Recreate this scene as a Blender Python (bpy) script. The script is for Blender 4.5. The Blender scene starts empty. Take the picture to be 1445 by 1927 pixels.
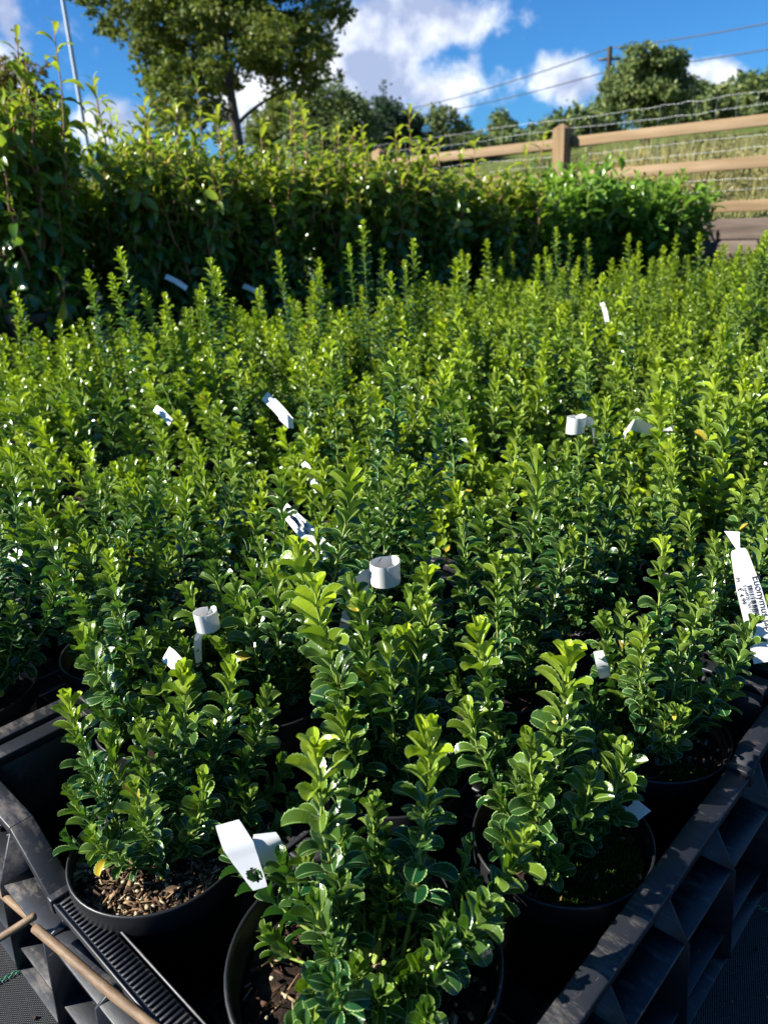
import bpy, math, random
import numpy as np
from mathutils import Vector, Matrix

# ------------------------------------------------------------------ camera
sc = bpy.context.scene
CAM_H, PITCH, ROLL, FPX = .76, 21., 3., 1456.
_p, _r = math.radians(PITCH), math.radians(ROLL)
FWD = np.array([0, math.cos(_p), -math.sin(_p)])
_R0 = np.array([1., 0, 0]); _U0 = np.cross(_R0, FWD)
RIGHT = _R0*math.cos(_r)-_U0*math.sin(_r)
UP = _U0*math.cos(_r)+_R0*math.sin(_r)
CPOS = np.array([0, 0, CAM_H])
cam = bpy.data.cameras.new('camera')
cam.sensor_fit = 'VERTICAL'; cam.sensor_height = 36; cam.lens = FPX/1927*36
cam.clip_start = .02; cam.clip_end = 900
cam.dof.use_dof = True; cam.dof.focus_distance = .86; cam.dof.aperture_fstop = cam.lens/3.5
camo = bpy.data.objects.new('camera', cam); sc.collection.objects.link(camo)
M = Matrix(((RIGHT[0], UP[0], -FWD[0], 0), (RIGHT[1], UP[1], -FWD[1], 0), (RIGHT[2], UP[2], -FWD[2], CAM_H), (0, 0, 0, 1)))
camo.matrix_world = M
sc.camera = camo

def at(px, py, Y):
    d = FWD+RIGHT*(px-722.5)/FPX-UP*(py-963.5)/FPX
    return CPOS+d*Y/d[1]
def onz(px, py, z):
    d = FWD+RIGHT*(px-722.5)/FPX-UP*(py-963.5)/FPX
    return CPOS+d*(z-CAM_H)/d[2]

# ------------------------------------------------------------------ light
SUN_EL, SUN_AZ = 36., 189.      # azimuth in the x-y plane, degrees from +x
el, az = math.radians(SUN_EL), math.radians(SUN_AZ)
sd = Vector((math.cos(el)*math.cos(az), math.cos(el)*math.sin(az), math.sin(el)))
sl = bpy.data.lights.new('sun', 'SUN'); sl.energy = 5.0; sl.angle = math.radians(.53); sl.color = (1, .965, .90)
so = bpy.data.objects.new('sun', sl); sc.collection.objects.link(so)
so.rotation_euler = sd.to_track_quat('Z', 'Y').to_euler()
sc.view_settings.view_transform = 'Standard'; sc.view_settings.look = 'None'
sc.view_settings.exposure = 1.45; sc.view_settings.gamma = 1
sc.cycles.max_bounces = 6; sc.cycles.transparent_max_bounces = 4
sc.cycles.sample_clamp_indirect = 4

W = bpy.data.worlds.new('World'); sc.world = W; W.use_nodes = True
nt = W.node_tree; nt.nodes.clear()
def wn(t, **k):
    n = nt.nodes.new(t)
    for a, b in k.items(): setattr(n, a, b)
    return n
def mth(op, a, b=None, c=None, clamp=False, T=None):
    T = T or nt
    n = T.nodes.new('ShaderNodeMath'); n.operation = op; n.use_clamp = clamp
    for i, v in enumerate((a, b, c)):
        if v is None: continue
        if isinstance(v, (int, float)): n.inputs[i].default_value = v
        else: T.links.new(v, n.inputs[i])
    return n.outputs[0]
sky = wn('ShaderNodeTexSky'); sky.sky_type = 'NISHITA'; sky.sun_disc = False
sky.sun_elevation = el; sky.sun_rotation = math.radians(90-SUN_AZ); sky.air_density = 1.0; sky.dust_density = .3; sky.ozone_density = 3.5
tint = wn('ShaderNodeMix', data_type='RGBA', blend_type='MULTIPLY'); tint.inputs[0].default_value = 1
nt.links.new(sky.outputs[0], tint.inputs[6]); tint.inputs[7].default_value = (.24, .60, .98, 1)
tc = wn('ShaderNodeTexCoord'); sep = wn('ShaderNodeSeparateXYZ'); nt.links.new(tc.outputs['Generated'], sep.inputs[0])
ysafe = mth('MAXIMUM', sep.outputs[1], .05)
ca = mth('DIVIDE', sep.outputs[0], ysafe); cb = mth('DIVIDE', sep.outputs[2], ysafe)
def tanco(px, py):
    d = FWD+RIGHT*(px-722.5)/FPX-UP*(py-963.5)/FPX
    return d[0]/d[1], d[2]/d[1]
nz = wn('ShaderNodeTexNoise'); nz.inputs['Scale'].default_value = 6.5; nz.inputs['Detail'].default_value = 12; nz.inputs['Roughness'].default_value = .6
nt.links.new(tc.outputs['Generated'], nz.inputs['Vector'])
nz2 = wn('ShaderNodeTexNoise'); nz2.inputs['Scale'].default_value = 11; nz2.inputs['Detail'].default_value = 6
nt.links.new(tc.outputs['Generated'], nz2.inputs['Vector'])
mask = None; low = None
# cloud banks: (direction as seen from the plot, half width, half height)
for px, py, rx, ry in ((0, 130, 110, 95), (740, 50, 130, 80), (860, 50, 120, 45), (690, 140, 110, 65), (860, 165, 120, 60), (1065, 160, 70, 52), (195, 225, 60, 35),
                       (480, 205, 75, 45), (620, 215, 120, 50), (1350, 140, 55, 25), (10, 20, 50, 90), (640, -260, 300, 120), (1300, -350, 300, 100), (-600, 60, 300, 120), (2100, 100, 350, 90)):
    a0, b0 = tanco(px, py)
    r = mth('SQRT', mth('ADD', mth('POWER', mth('ABSOLUTE', mth('DIVIDE', mth('SUBTRACT', ca, a0), rx/FPX)), 2), mth('POWER', mth('ABSOLUTE', mth('DIVIDE', mth('SUBTRACT', cb, b0), ry/FPX)), 2)))
    m = mth('SUBTRACT', 1.15, r)
    mask = m if mask is None else mth('MAXIMUM', mask, m)
mask = mth('ADD', mask, mth('MULTIPLY', mth('SUBTRACT', nz.outputs[0], .5), 4.8))
cl = wn('ShaderNodeMapRange'); cl.interpolation_type = 'SMOOTHSTEP'; nt.links.new(mask, cl.inputs[0]); cl.inputs[1].default_value = .05; cl.inputs[2].default_value = .75
fr = mth('GREATER_THAN', sep.outputs[1], .06)
cmask = mth('MULTIPLY', cl.outputs[0], fr)
cmask = mth('MULTIPLY', cmask, .93)
shade = wn('ShaderNodeMapRange'); nt.links.new(nz2.outputs[0], shade.inputs[0]); shade.inputs[1].default_value = .42; shade.inputs[2].default_value = .58
ccol = wn('ShaderNodeMix', data_type='RGBA'); nt.links.new(shade.outputs[0], ccol.inputs[0])
ccol.inputs[6].default_value = (3.3, 3.9, 5.6, 1); ccol.inputs[7].default_value = (9.5, 9.7, 10.2, 1)
mx = wn('ShaderNodeMix', data_type='RGBA'); nt.links.new(cmask, mx.inputs[0]); nt.links.new(tint.outputs[2], mx.inputs[6]); nt.links.new(ccol.outputs[2], mx.inputs[7])
bg = wn('ShaderNodeBackground'); bg.inputs[1].default_value = .054; nt.links.new(mx.outputs[2], bg.inputs[0])
wo = wn('ShaderNodeOutputWorld'); nt.links.new(bg.outputs[0], wo.inputs[0])

# ------------------------------------------------------------------ materials
def mat(name, col=(.5, .5, .5), rough=.6, spec=.5, **k):
    m = bpy.data.materials.new(name); m.use_nodes = True
    b = m.node_tree.nodes['Principled BSDF']
    b.inputs['Base Color'].default_value = (*col, 1); b.inputs['Roughness'].default_value = rough
    b.inputs['Specular IOR Level'].default_value = spec
    return m, m.node_tree, b
def N(T, t, **k):
    n = T.nodes.new(t)
    for a, b in k.items(): setattr(n, a, b)
    return n
def noise(T, scale, detail=5, rough=.5, coord='Object', vec=None, stretch=None):
    tcn = N(T, 'ShaderNodeTexCoord'); src = vec or tcn.outputs[coord]
    if stretch:
        mp = N(T, 'ShaderNodeMapping'); mp.inputs['Scale'].default_value = stretch; T.links.new(src, mp.inputs[0]); src = mp.outputs[0]
    n = N(T, 'ShaderNodeTexNoise'); n.inputs['Scale'].default_value = scale; n.inputs['Detail'].default_value = detail; n.inputs['Roughness'].default_value = rough
    T.links.new(src, n.inputs['Vector']); return n.outputs[0]
def ramp(T, fac, stops):
    r = N(T, 'ShaderNodeValToRGB'); T.links.new(fac, r.inputs[0])
    e = r.color_ramp.elements
    while len(e) < len(stops): e.new(.5)
    for i, (p, c) in enumerate(stops): e[i].position = p; e[i].color = (*c, 1)
    return r.outputs[0]
def mixc(T, fac, a, b, mode='MIX'):
    n = N(T, 'ShaderNodeMix', data_type='RGBA', blend_type=mode)
    for i, v in ((0, fac), (6, a), (7, b)):
        if isinstance(v, (int, float)): n.inputs[i].default_value = v
        elif isinstance(v, tuple): n.inputs[i].default_value = (*v, 1)
        else: T.links.new(v, n.inputs[i])
    return n.outputs[2]
def bump(T, b, h, s=.3, d=.01):
    n = N(T, 'ShaderNodeBump'); n.inputs['Strength'].default_value = s; n.inputs['Distance'].default_value = d
    T.links.new(h, n.inputs['Height']); T.links.new(n.outputs[0], b.inputs['Normal'])

def leaf_mat(name, dark, mid, young, under, under_y, margin, trans, rough=.3, tr=.3, spec=.36, veins=True):
    m, T, b = mat(name, mid, rough, spec)
    a = N(T, 'ShaderNodeAttribute', attribute_name='Col'); s = N(T, 'ShaderNodeSeparateColor'); T.links.new(a.outputs['Color'], s.inputs[0])
    age, edge, rnd = s.outputs[0], s.outputs[1], s.outputs[2]
    oi = N(T, 'ShaderNodeObjectInfo')
    vr = mth('ADD', mth('MULTIPLY', rnd, .8), mth('MULTIPLY', oi.outputs['Random'], .3), T=T)
    top = mixc(T, vr, dark, mid); top = mixc(T, age, top, young)
    un = mixc(T, age, under, under_y); un = mixc(T, mth('MULTIPLY', rnd, .3, T=T), un, mid)
    yl = mth('GREATER_THAN', rnd, .996, T=T); top = mixc(T, yl, top, (.45, .33, .03)); un = mixc(T, yl, un, (.40, .30, .05))
    if veins:
        sp = N(T, 'ShaderNodeMapRange'); T.links.new(noise(T, 95, 3), sp.inputs[0]); sp.inputs[1].default_value = .70; sp.inputs[2].default_value = .74; top = mixc(T, sp.outputs[0], top, (.16, .13, .06))
        nn = noise(T, 160, 3)
        top = mixc(T, mth('MULTIPLY', nn, .35, T=T), top, dark)
        bump(T, b, noise(T, 260, 2), .22, .002)
    edge = mth('MINIMUM', mth('MULTIPLY', edge, 2.2, T=T), .85, T=T); top = mixc(T, edge, top, margin)
    un = mixc(T, mth('MULTIPLY', edge, .8, T=T), un, margin)
    g = N(T, 'ShaderNodeNewGeometry')
    base = mixc(T, g.outputs['Backfacing'], top, un)
    T.links.new(base, b.inputs['Base Color'])
    rr = mth('ADD', rough, mth('MULTIPLY', g.outputs['Backfacing'], .3, T=T), T=T)
    T.links.new(rr, b.inputs['Roughness'])
    tr_n = N(T, 'ShaderNodeBsdfTranslucent'); T.links.new(mixc(T, age, trans, young), tr_n.inputs[0])
    ms = N(T, 'ShaderNodeMixShader')
    T.links.new(mth('ADD', tr, mth('MULTIPLY', age, .18, T=T), T=T), ms.inputs[0]); T.links.new(b.outputs[0], ms.inputs[1]); T.links.new(tr_n.outputs[0], ms.inputs[2])
    T.links.new(ms.outputs[0], T.nodes['Material Output'].inputs[0])
    return m
M_leaf = leaf_mat('glossy_serrated_leaf', (.003, .019, .008), (.007, .046, .013), (.42, .55, .010), (.11, .20, .032), (.46, .54, .03), (.40, .58, .20), (.05, .20, .010), .23, .16, spec=.45)
M_laurel = leaf_mat('laurel_leaf', (.014, .042, .012), (.04, .115, .018), (.36, .42, .03), (.07, .12, .02), (.26, .36, .03), (.05, .12, .02), (.16, .34, .012), .27, .34, spec=.6, veins=False)
M_cherry = leaf_mat('cherry_laurel_leaf', (.014, .055, .010), (.042, .12, .016), (.20, .34, .03), (.09, .18, .03), (.2, .34, .04), (.06, .18, .03), (.12, .28, .015), .28, .3, spec=.6, veins=False)
M_tree = leaf_mat('tree_leaf', (.07, .10, .016), (.17, .20, .03), (.30, .28, .05), (.07, .10, .02), (.12, .15, .03), (.06, .1, .02), (.14, .2, .02), .5, .25, veins=False)
M_treeb = leaf_mat('far_tree_leaf', (.085, .115, .032), (.17, .20, .05), (.27, .28, .08), (.07, .11, .04), (.1, .15, .05), (.06, .1, .03), (.1, .17, .04), .6, .2, veins=False)
M_scrub = leaf_mat('bramble_leaf', (.07, .09, .02), (.22, .19, .07), (.34, .26, .12), (.12, .13, .04), (.2, .18, .08), (.1, .1, .03), (.2, .2, .05), .6, .25, veins=False)
M_treer = leaf_mat('reddish_tree_leaf', (.045, .04, .012), (.10, .075, .02), (.2, .12, .03), (.08, .08, .02), (.16, .12, .03), (.1, .08, .02), (.18, .16, .02), .5, .25, veins=False)
M_pine = leaf_mat('conifer_leaf', (.012, .028, .018), (.03, .055, .03), (.04, .07, .03), (.02, .05, .02), (.04, .07, .03), (.03, .06, .02), (.03, .07, .02), .6, .15, veins=False)

def stem_mat(name, young, old):
    m, T, b = mat(name, young, .5, .4)
    a = N(T, 'ShaderNodeAttribute', attribute_name='Col'); s = N(T, 'ShaderNodeSeparateColor'); T.links.new(a.outputs['Color'], s.inputs[0])
    c = mixc(T, s.outputs[0], old, young); c = mixc(T, mth('MULTIPLY', noise(T, 90), .5, T=T), c, old)
    T.links.new(c, b.inputs['Base Color']); bump(T, b, noise(T, 200), .2, .002); return m
M_stem = stem_mat('green_stem', (.34, .46, .07), (.10, .13, .04))
M_rstem = stem_mat('reddish_stem', (.42, .20, .08), (.26, .13, .08))
M_bark = stem_mat('bark', (.10, .075, .05), (.045, .033, .024))

# dusty black plastic
def plastic(name, base=(.0085, .009, .0105), dust=(.16, .13, .10), thr=(.62, .85), rough=.42, sc_=14):
    m, T, b = mat(name, base, rough, .5)
    g = N(T, 'ShaderNodeNewGeometry'); sx = N(T, 'ShaderNodeSeparateXYZ'); T.links.new(g.outputs['Normal'], sx.inputs[0])
    n1 = noise(T, sc_, 8, .65); n2 = noise(T, sc_*9, 6, .7, stretch=(1, .25, 1))
    d = N(T, 'ShaderNodeMapRange'); T.links.new(mth('ADD', mth('MULTIPLY', n1, .55, T=T), mth('MULTIPLY', n2, .45, T=T), T=T), d.inputs[0]); d.inputs[1].default_value = thr[0]-.12; d.inputs[2].default_value = thr[1]-.12
    up = mth('MULTIPLY', d.outputs[0], mth('ADD', .25, mth('MULTIPLY', mth('MAXIMUM', sx.outputs[2], 0, T=T), .75, T=T), T=T), T=T)
    # fine pale scuffs
    n3 = noise(T, 55, 2, .5, stretch=(1, 9, 4)); s3 = N(T, 'ShaderNodeMapRange'); T.links.new(n3, s3.inputs[0]); s3.inputs[1].default_value = .7; s3.inputs[2].default_value = .76; s3.inputs[4].default_value = .35
    c = mixc(T, mth('MAXIMUM', up, s3.outputs[0], T=T), base, dust)
    T.links.new(c, b.inputs['Base Color'])
    T.links.new(mth('ADD', rough-.08, mth('MULTIPLY', n1, .3, T=T), T=T), b.inputs['Roughness'])
    bump(T, b, n2, .12, .002)
    return m
M_crate = plastic('black_crate_plastic', (.0085, .0095, .0125), (.20, .17, .14), thr=(.64, .9), rough=.4)
M_pot = plastic('black_pot_plastic', (.008, .0085, .0095), (.09, .08, .07), (.66, .9), .36, 10)

m, T, b = mat('potting_soil', (.03, .02, .014), .95, .2)
T.links.new(ramp(T, noise(T, 70, 8, .7), [(.3, (.006, .004, .003)), (.5, (.03, .018, .012)), (.62, (.075, .045, .028)), (.75, (.16, .11, .07))]), b.inputs['Base Color'])
bump(T, b, noise(T, 120, 8, .7), 1, .01); M_soil = m
def chip_mat(name, stops):
    m, T, b = mat(name, stops[0][1], .85, .2)
    a = N(T, 'ShaderNodeAttribute', attribute_name='Col'); s = N(T, 'ShaderNodeSeparateColor'); T.links.new(a.outputs['Color'], s.inputs[0])
    c = ramp(T, s.outputs[2], stops); c = mixc(T, mth('MULTIPLY', noise(T, 150), .6, T=T), c, (.03, .02, .012)); T.links.new(c, b.inputs['Base Color'])
    return m
M_chip = chip_mat('bark_chips', [(0, (.025, .016, .010)), (.4, (.075, .038, .022)), (.62, (.16, .09, .05)), (.82, (.34, .23, .12)), (1, (.5, .42, .27))])
m, T, b = mat('moss', (.03, .07, .01), .95, .1)
T.links.new(ramp(T, noise(T, 300, 4), [(.3, (.012, .03, .004)), (.6, (.05, .11, .012)), (.8, (.10, .18, .02))]), b.inputs['Base Color']); M_moss = m

m, T, b = mat('white_tag_plastic', (.80, .80, .80), .45, .4)
tr_n = N(T, 'ShaderNodeBsdfTranslucent'); tr_n.inputs[0].default_value = (.8, .79, .76, 1); ms = N(T, 'ShaderNodeMixShader'); ms.inputs[0].default_value = .18
T.links.new(b.outputs[0], ms.inputs[1]); T.links.new(tr_n.outputs[0], ms.inputs[2]); T.links.new(ms.outputs[0], T.nodes['Material Output'].inputs[0])
T.links.new(mixc(T, mth('MULTIPLY', noise(T, 60, 6), .2, T=T), (.82, .82, .81), (.5, .47, .42)), b.inputs['Base Color']); M_tag = m
M_ink = mat('black_print', (.02, .02, .025), .6)[0]

m, T, b = mat('bamboo_cane', (.3, .19, .1), .6, .3)
n1 = noise(T, 60, 8, .7, stretch=(1, 1, .3)); n2 = noise(T, 14, 4)
T.links.new(mixc(T, mth('MULTIPLY', n2, .6, T=T), ramp(T, n1, [(.3, (.07, .04, .02)), (.5, (.17, .11, .06)), (.7, (.32, .23, .13))]), (.10, .06, .035)), b.inputs['Base Color']); bump(T, b, n1, .4, .004); M_cane = m

def wood(name, stops, scale=9, stretch=(1, 1, .08)):
    m, T, b = mat(name, stops[0][1], .8, .2)
    n1 = noise(T, scale, 8, .65, stretch=stretch); n2 = noise(T, 2.2, 4)
    c = ramp(T, n1, stops); c = mixc(T, mth('MULTIPLY', n2, .5, T=T), c, stops[0][1]); T.links.new(c, b.inputs['Base Color']); bump(T, b, n1, .5, .01); return m
M_rail = wood('treated_timber', [(.3, (.13, .085, .045)), (.5, (.235, .16, .085)), (.7, (.34, .245, .15))], 9, (.08, 1, 1))
M_post = wood('treated_post_timber', [(.3, (.13, .085, .04)), (.5, (.235, .155, .08)), (.7, (.33, .235, .135))], 12, (1, 1, .08))
M_sleeper = wood('weathered_board', [(.3, (.06, .045, .035)), (.5, (.12, .09, .07)), (.7, (.19, .15, .12))], 14, (.08, 1, 1))
m, T, b = mat('galvanised_wire', (.45, .46, .47), .45); b.inputs['Metallic'].default_value = .6; M_wire = m
M_cable = mat('cable_sheath', (.035, .04, .05), .6)[0]
m, T, b = mat('galvanised_mast', (.30, .33, .36), .5); b.inputs['Metallic'].default_value = .3
T.links.new(mixc(T, noise(T, 5, 6), (.36, .39, .42), (.46, .48, .5)), b.inputs['Base Color']); M_mast = m

# woven ground-cover fabric
m, T, b = mat('weed_control_fabric', (.012, .013, .015), .5, .4)
tcn = N(T, 'ShaderNodeTexCoord'); mp = N(T, 'ShaderNodeMapping'); mp.inputs['Rotation'].default_value = (0, 0, math.radians(-30)); T.links.new(tcn.outputs['Object'], mp.inputs[0])
sx = N(T, 'ShaderNodeSeparateXYZ'); T.links.new(mp.outputs[0], sx.inputs[0])
wa = mth('SINE', mth('MULTIPLY', sx.outputs[0], 2*math.pi/.0034, T=T), T=T); wb = mth('SINE', mth('MULTIPLY', sx.outputs[1], 2*math.pi/.0026, T=T), T=T)
wv = mth('MULTIPLY', wa, wb, T=T)
g1 = noise(T, 6, 8, .65); g2 = noise(T, 220, 4, .6)
c = mixc(T, mth('MULTIPLY', mth('ADD', wv, 1, T=T), .5, T=T), (.006, .0065, .008), (.024, .024, .026))
dr = N(T, 'ShaderNodeMapRange'); T.links.new(mth('ADD', mth('MULTIPLY', g1, .6, T=T), mth('MULTIPLY', g2, .4, T=T), T=T), dr.inputs[0]); dr.inputs[1].default_value = .5; dr.inputs[2].default_value = .72; dr.inputs[4].default_value = .55
c = mixc(T, dr.outputs[0], c, (.10, .075, .05)); T.links.new(c, b.inputs['Base Color'])
bump(T, b, wv, .7, .0015); M_fabric = m
M_green = mat('green_stitch', (.01, .22, .10), .6)[0]

m, T, b = mat('gravel_yard', (.15, .13, .11), .95, .2)
T.links.new(ramp(T, noise(T, 30, 8, .7), [(.3, (.06, .05, .04)), (.6, (.16, .13, .11)), (.8, (.28, .25, .2))]), b.inputs['Base Color']); bump(T, b, noise(T, 60, 5), .8, .02); M_gravel = m
m, T, b = mat('rough_pasture', (.1, .12, .03), .95, .1)
g1 = noise(T, .5, 6, .6); g2 = noise(T, 9, 8, .7)
c = ramp(T, g1, [(.35, (.10, .15, .025)), (.55, (.15, .17, .045)), (.7, (.24, .19, .09))]); c = mixc(T, g2, c, (.05, .07, .015)); T.links.new(c, b.inputs['Base Color']); bump(T, b, g2, 1, .08); M_grass = m
M_blade = leaf_mat('grass_blade', (.12, .20, .03), (.24, .25, .07), (.38, .31, .15), (.2, .2, .06), (.36, .3, .16), (.3, .25, .1), (.25, .25, .06), .7, .25, veins=False)

# ------------------------------------------------------------------ mesh helpers
COL = sc.collection
def tag(o, label=None, cat=None, group=None, kind=None):
    if label: o['label'] = label
    if cat: o['category'] = cat
    if group: o['group'] = group
    if kind: o['kind'] = kind
    return o
def empty(name, loc=(0, 0, 0), rz=0):
    o = bpy.data.objects.new(name, None); COL.objects.link(o); o.empty_display_size = .05
    o.location = loc; o.rotation_euler = (0, 0, rz); return o
class MB:
    """collects quads (numpy) with a colour attribute"""
    def __init__(s): s.v = []; s.f = []; s.c = []; s.n = 0
    def add(s, v, f, c=None):
        v = np.asarray(v, float).reshape(-1, 3); f = np.asarray(f, int).reshape(-1, 4)
        s.v.append(v); s.f.append(f+s.n); s.n += len(v)
        if c is None: c = np.zeros((len(v), 3))
        c = np.asarray(c, float)
        if c.ndim == 1: c = np.tile(c, (len(v), 1))
        s.c.append(c)
    def box(s, lo, hi, c=None, M_=None):
        x0, y0, z0 = lo; x1, y1, z1 = hi
        v = np.array([(x0, y0, z0), (x1, y0, z0), (x1, y1, z0), (x0, y1, z0), (x0, y0, z1), (x1, y0, z1), (x1, y1, z1), (x0, y1, z1)], float)
        if M_ is not None: v = v@M_[:3, :3].T+M_[:3, 3]
        s.add(v, [(0, 3, 2, 1), (4, 5, 6, 7), (0, 1, 5, 4), (1, 2, 6, 5), (2, 3, 7, 6), (3, 0, 4, 7)], c)
    def prism(s, prof, y0, y1, axis=1):
        """convex-ish quad profile (4 pts x,z) extruded"""
        v = []
        for y in (y0, y1):
            for a, z in prof: v.append((a, y, z) if axis == 1 else (y, a, z))
        fs = [(0, 1, 2, 3), (7, 6, 5, 4)]+[(i, i+4, (i+1) % 4+4, (i+1) % 4) for i in range(4)]
        s.add(v, fs)
    def tube(s, pts, rad, c=None, sides=6, cap=True):
        pts = np.asarray(pts, float); n = len(pts); rad = np.broadcast_to(np.asarray(rad, float), (n,))
        t = np.gradient(pts, axis=0); t /= np.linalg.norm(t, axis=1)[:, None]+1e-12
        ref = np.array([.31, .87, .12]) if abs(t[:, 2]).mean() > .7 else np.array([0, 0, 1.])
        a = np.cross(t, ref); a /= np.linalg.norm(a, axis=1)[:, None]; b_ = np.cross(t, a)
        th = np.linspace(0, 2*math.pi, sides, endpoint=False)
        v = pts[:, None]+rad[:, None, None]*(np.cos(th)[None, :, None]*a[:, None]+np.sin(th)[None, :, None]*b_[:, None])
        f = [(i*sides+j, i*sides+(j+1) % sides, (i+1)*sides+(j+1) % sides, (i+1)*sides+j) for i in range(n-1) for j in range(sides)]
        cc = None
        if c is not None:
            c = np.asarray(c, float); cc = np.tile(c, (n*sides, 1)) if c.ndim == 1 else np.repeat(c, sides, axis=0)
        s.add(v, f, cc)
        if cap:
            for k, p in ((0, pts[0]), (n-1, pts[-1])):
                ring = v[k]; vv = np.vstack([ring, p[None]])
                s.add(vv, [(j, (j+1) % sides, sides, sides) for j in range(sides)], None if cc is None else cc[k*sides])
    def build(s, name, m, parent=None, smooth=True, merge=None):
        me = bpy.data.meshes.new(name)
        if s.v:
            v = np.vstack(s.v); f = np.vstack(s.f); c = np.vstack(s.c)
            tri = f[:, 2] == f[:, 3]
            ln = np.where(tri, 3, 4); starts = np.concatenate([[0], np.cumsum(ln)[:-1]])
            keep = np.ones(f.shape, bool); keep[tri, 3] = False
            idx = f[keep]
            me.vertices.add(len(v)); me.vertices.foreach_set('co', v.ravel())
            me.loops.add(len(idx)); me.loops.foreach_set('vertex_index', idx.astype(np.int32))
            me.polygons.add(len(f)); me.polygons.foreach_set('loop_start', starts.astype(np.int32)); me.polygons.foreach_set('loop_total', ln.astype(np.int32))
            me.update(calc_edges=True)
            at_ = me.color_attributes.new('Col', 'FLOAT_COLOR', 'POINT')
            at_.data.foreach_set('color', np.hstack([c, np.ones((len(c), 1))]).astype(np.float32).ravel())
            if smooth: me.polygons.foreach_set('use_smooth', np.ones(len(f), bool))
            me.validate()
        me.materials.append(m)
        o = bpy.data.objects.new(name, me); COL.objects.link(o)
        if parent: o.parent = parent
        return o
def bevel(o, w=.003, seg=2):
    md = o.modifiers.new('bevel', 'BEVEL'); md.width = w; md.segments = seg; md.limit_method = 'ANGLE'; md.angle_limit = math.radians(40)
    md.harden_normals = False; return o
def unit(a): return a/(np.linalg.norm(a, axis=-1, keepdims=True)+1e-12)

def leaves(mb, rs, O, A, D, L, wr, e0, bend, fold, age, rnd, ns=12, cross=(-1, -.86, -.42, 0, .42, .86, 1), serr=.06, shape='ob', pet=.08, marg=1.):
    """n leaves: O origin, A stem axis, D outward direction, L length, wr width ratio, e0 start elevation, bend, fold"""
    n = len(O); xx = np.linspace(0, 1, ns+1); sarr = .35*xx+.65*(1-(1-xx)**1.6); dss = np.diff(sarr)[None]; k = len(cross); cr = np.array(cross)
    e = e0[:, None]-bend[:, None]*sarr[None]**1.2
    dx = np.cos(e)*L[:, None]; dz = np.sin(e)*L[:, None]
    X = np.concatenate([np.zeros((n, 1)), np.cumsum((dx[:, 1:]+dx[:, :-1])/2*dss, 1)], 1); Z = np.concatenate([np.zeros((n, 1)), np.cumsum((dz[:, 1:]+dz[:, :-1])/2*dss, 1)], 1)
    P = O[:, None]+X[..., None]*D[:, None]+Z[..., None]*A[:, None]
    S0 = np.cross(D, A)
    Nn = A[:, None]*np.cos(e)[..., None]-D[:, None]*np.sin(e)[..., None]
    tw = rs.normal(0, .22, n)[:, None, None]*sarr[None, :, None]+rs.normal(0, .12, n)[:, None, None]
    S = S0[:, None]*np.cos(tw)+Nn*np.sin(tw); Nn = Nn*np.cos(tw)-S0[:, None]*np.sin(tw)
    t = np.clip((sarr-pet)/(1-pet), 0, 1)
    if shape == 'ob': prof = (t**.98)*((1-t)**.54); 
    elif shape == 'el': prof = (t**.8)*((1-t)**.85)
    else: prof = np.sin(np.pi*t)**.8
    prof = prof/prof.max(); prof = np.maximum(prof, .03*(1-sarr)+.012)
    w = prof[None]*(wr*L/2)[:, None]
    if serr:
        tooth = 1+serr*np.where(np.arange(ns+1) % 2 == 0, 1, -1)*(np.sin(np.pi*sarr) > .2)
    else: tooth = np.ones(ns+1)
    f = fold[:, None]*(1-.35*sarr[None])
    wav = rs.normal(0, .06, (n, 1))*np.sin(sarr[None]*7+rs.uniform(0, 6, (n, 1)))
    u = cr[None, None, :]*np.where(np.abs(cr)[None, None, :] > .99, tooth[None, :, None], 1)
    lat = u*np.cos(f)[..., None]*w[..., None]
    hgt = (np.abs(u)**1.25)*(np.sin(f)+wav*.5)[..., None]*w[..., None]
    V = P[:, :, None]+lat[..., None]*S[:, :, None]+hgt[..., None]*Nn[:, :, None]
    i, j = np.meshgrid(np.arange(ns), np.arange(k-1), indexing='ij'); q = (i*k+j).ravel()
    F = np.stack([q, q+1, q+k+1, q+k], 1)
    F = (F[None]+(np.arange(n)*(ns+1)*k)[:, None, None]).reshape(-1, 4)
    C = np.zeros((n, ns+1, k, 3)); C[..., 0] = age[:, None, None]
    C[..., 1] = (np.abs(cr) > .99)[None, None]*.52*marg+(np.abs(cr) < .01)[None, None]*(.26 if k > 7 else 0)*marg
    C[..., 2] = rnd[:, None, None]
    mb.add(V.reshape(-1, 3), F, C.reshape(-1, 3))

def bez(p0, p1, p2, p3, n):
    t = np.linspace(0, 1, n)[:, None]
    return (1-t)**3*p0+3*(1-t)**2*t*p1+3*(1-t)*t*t*p2+t**3*p3

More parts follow.
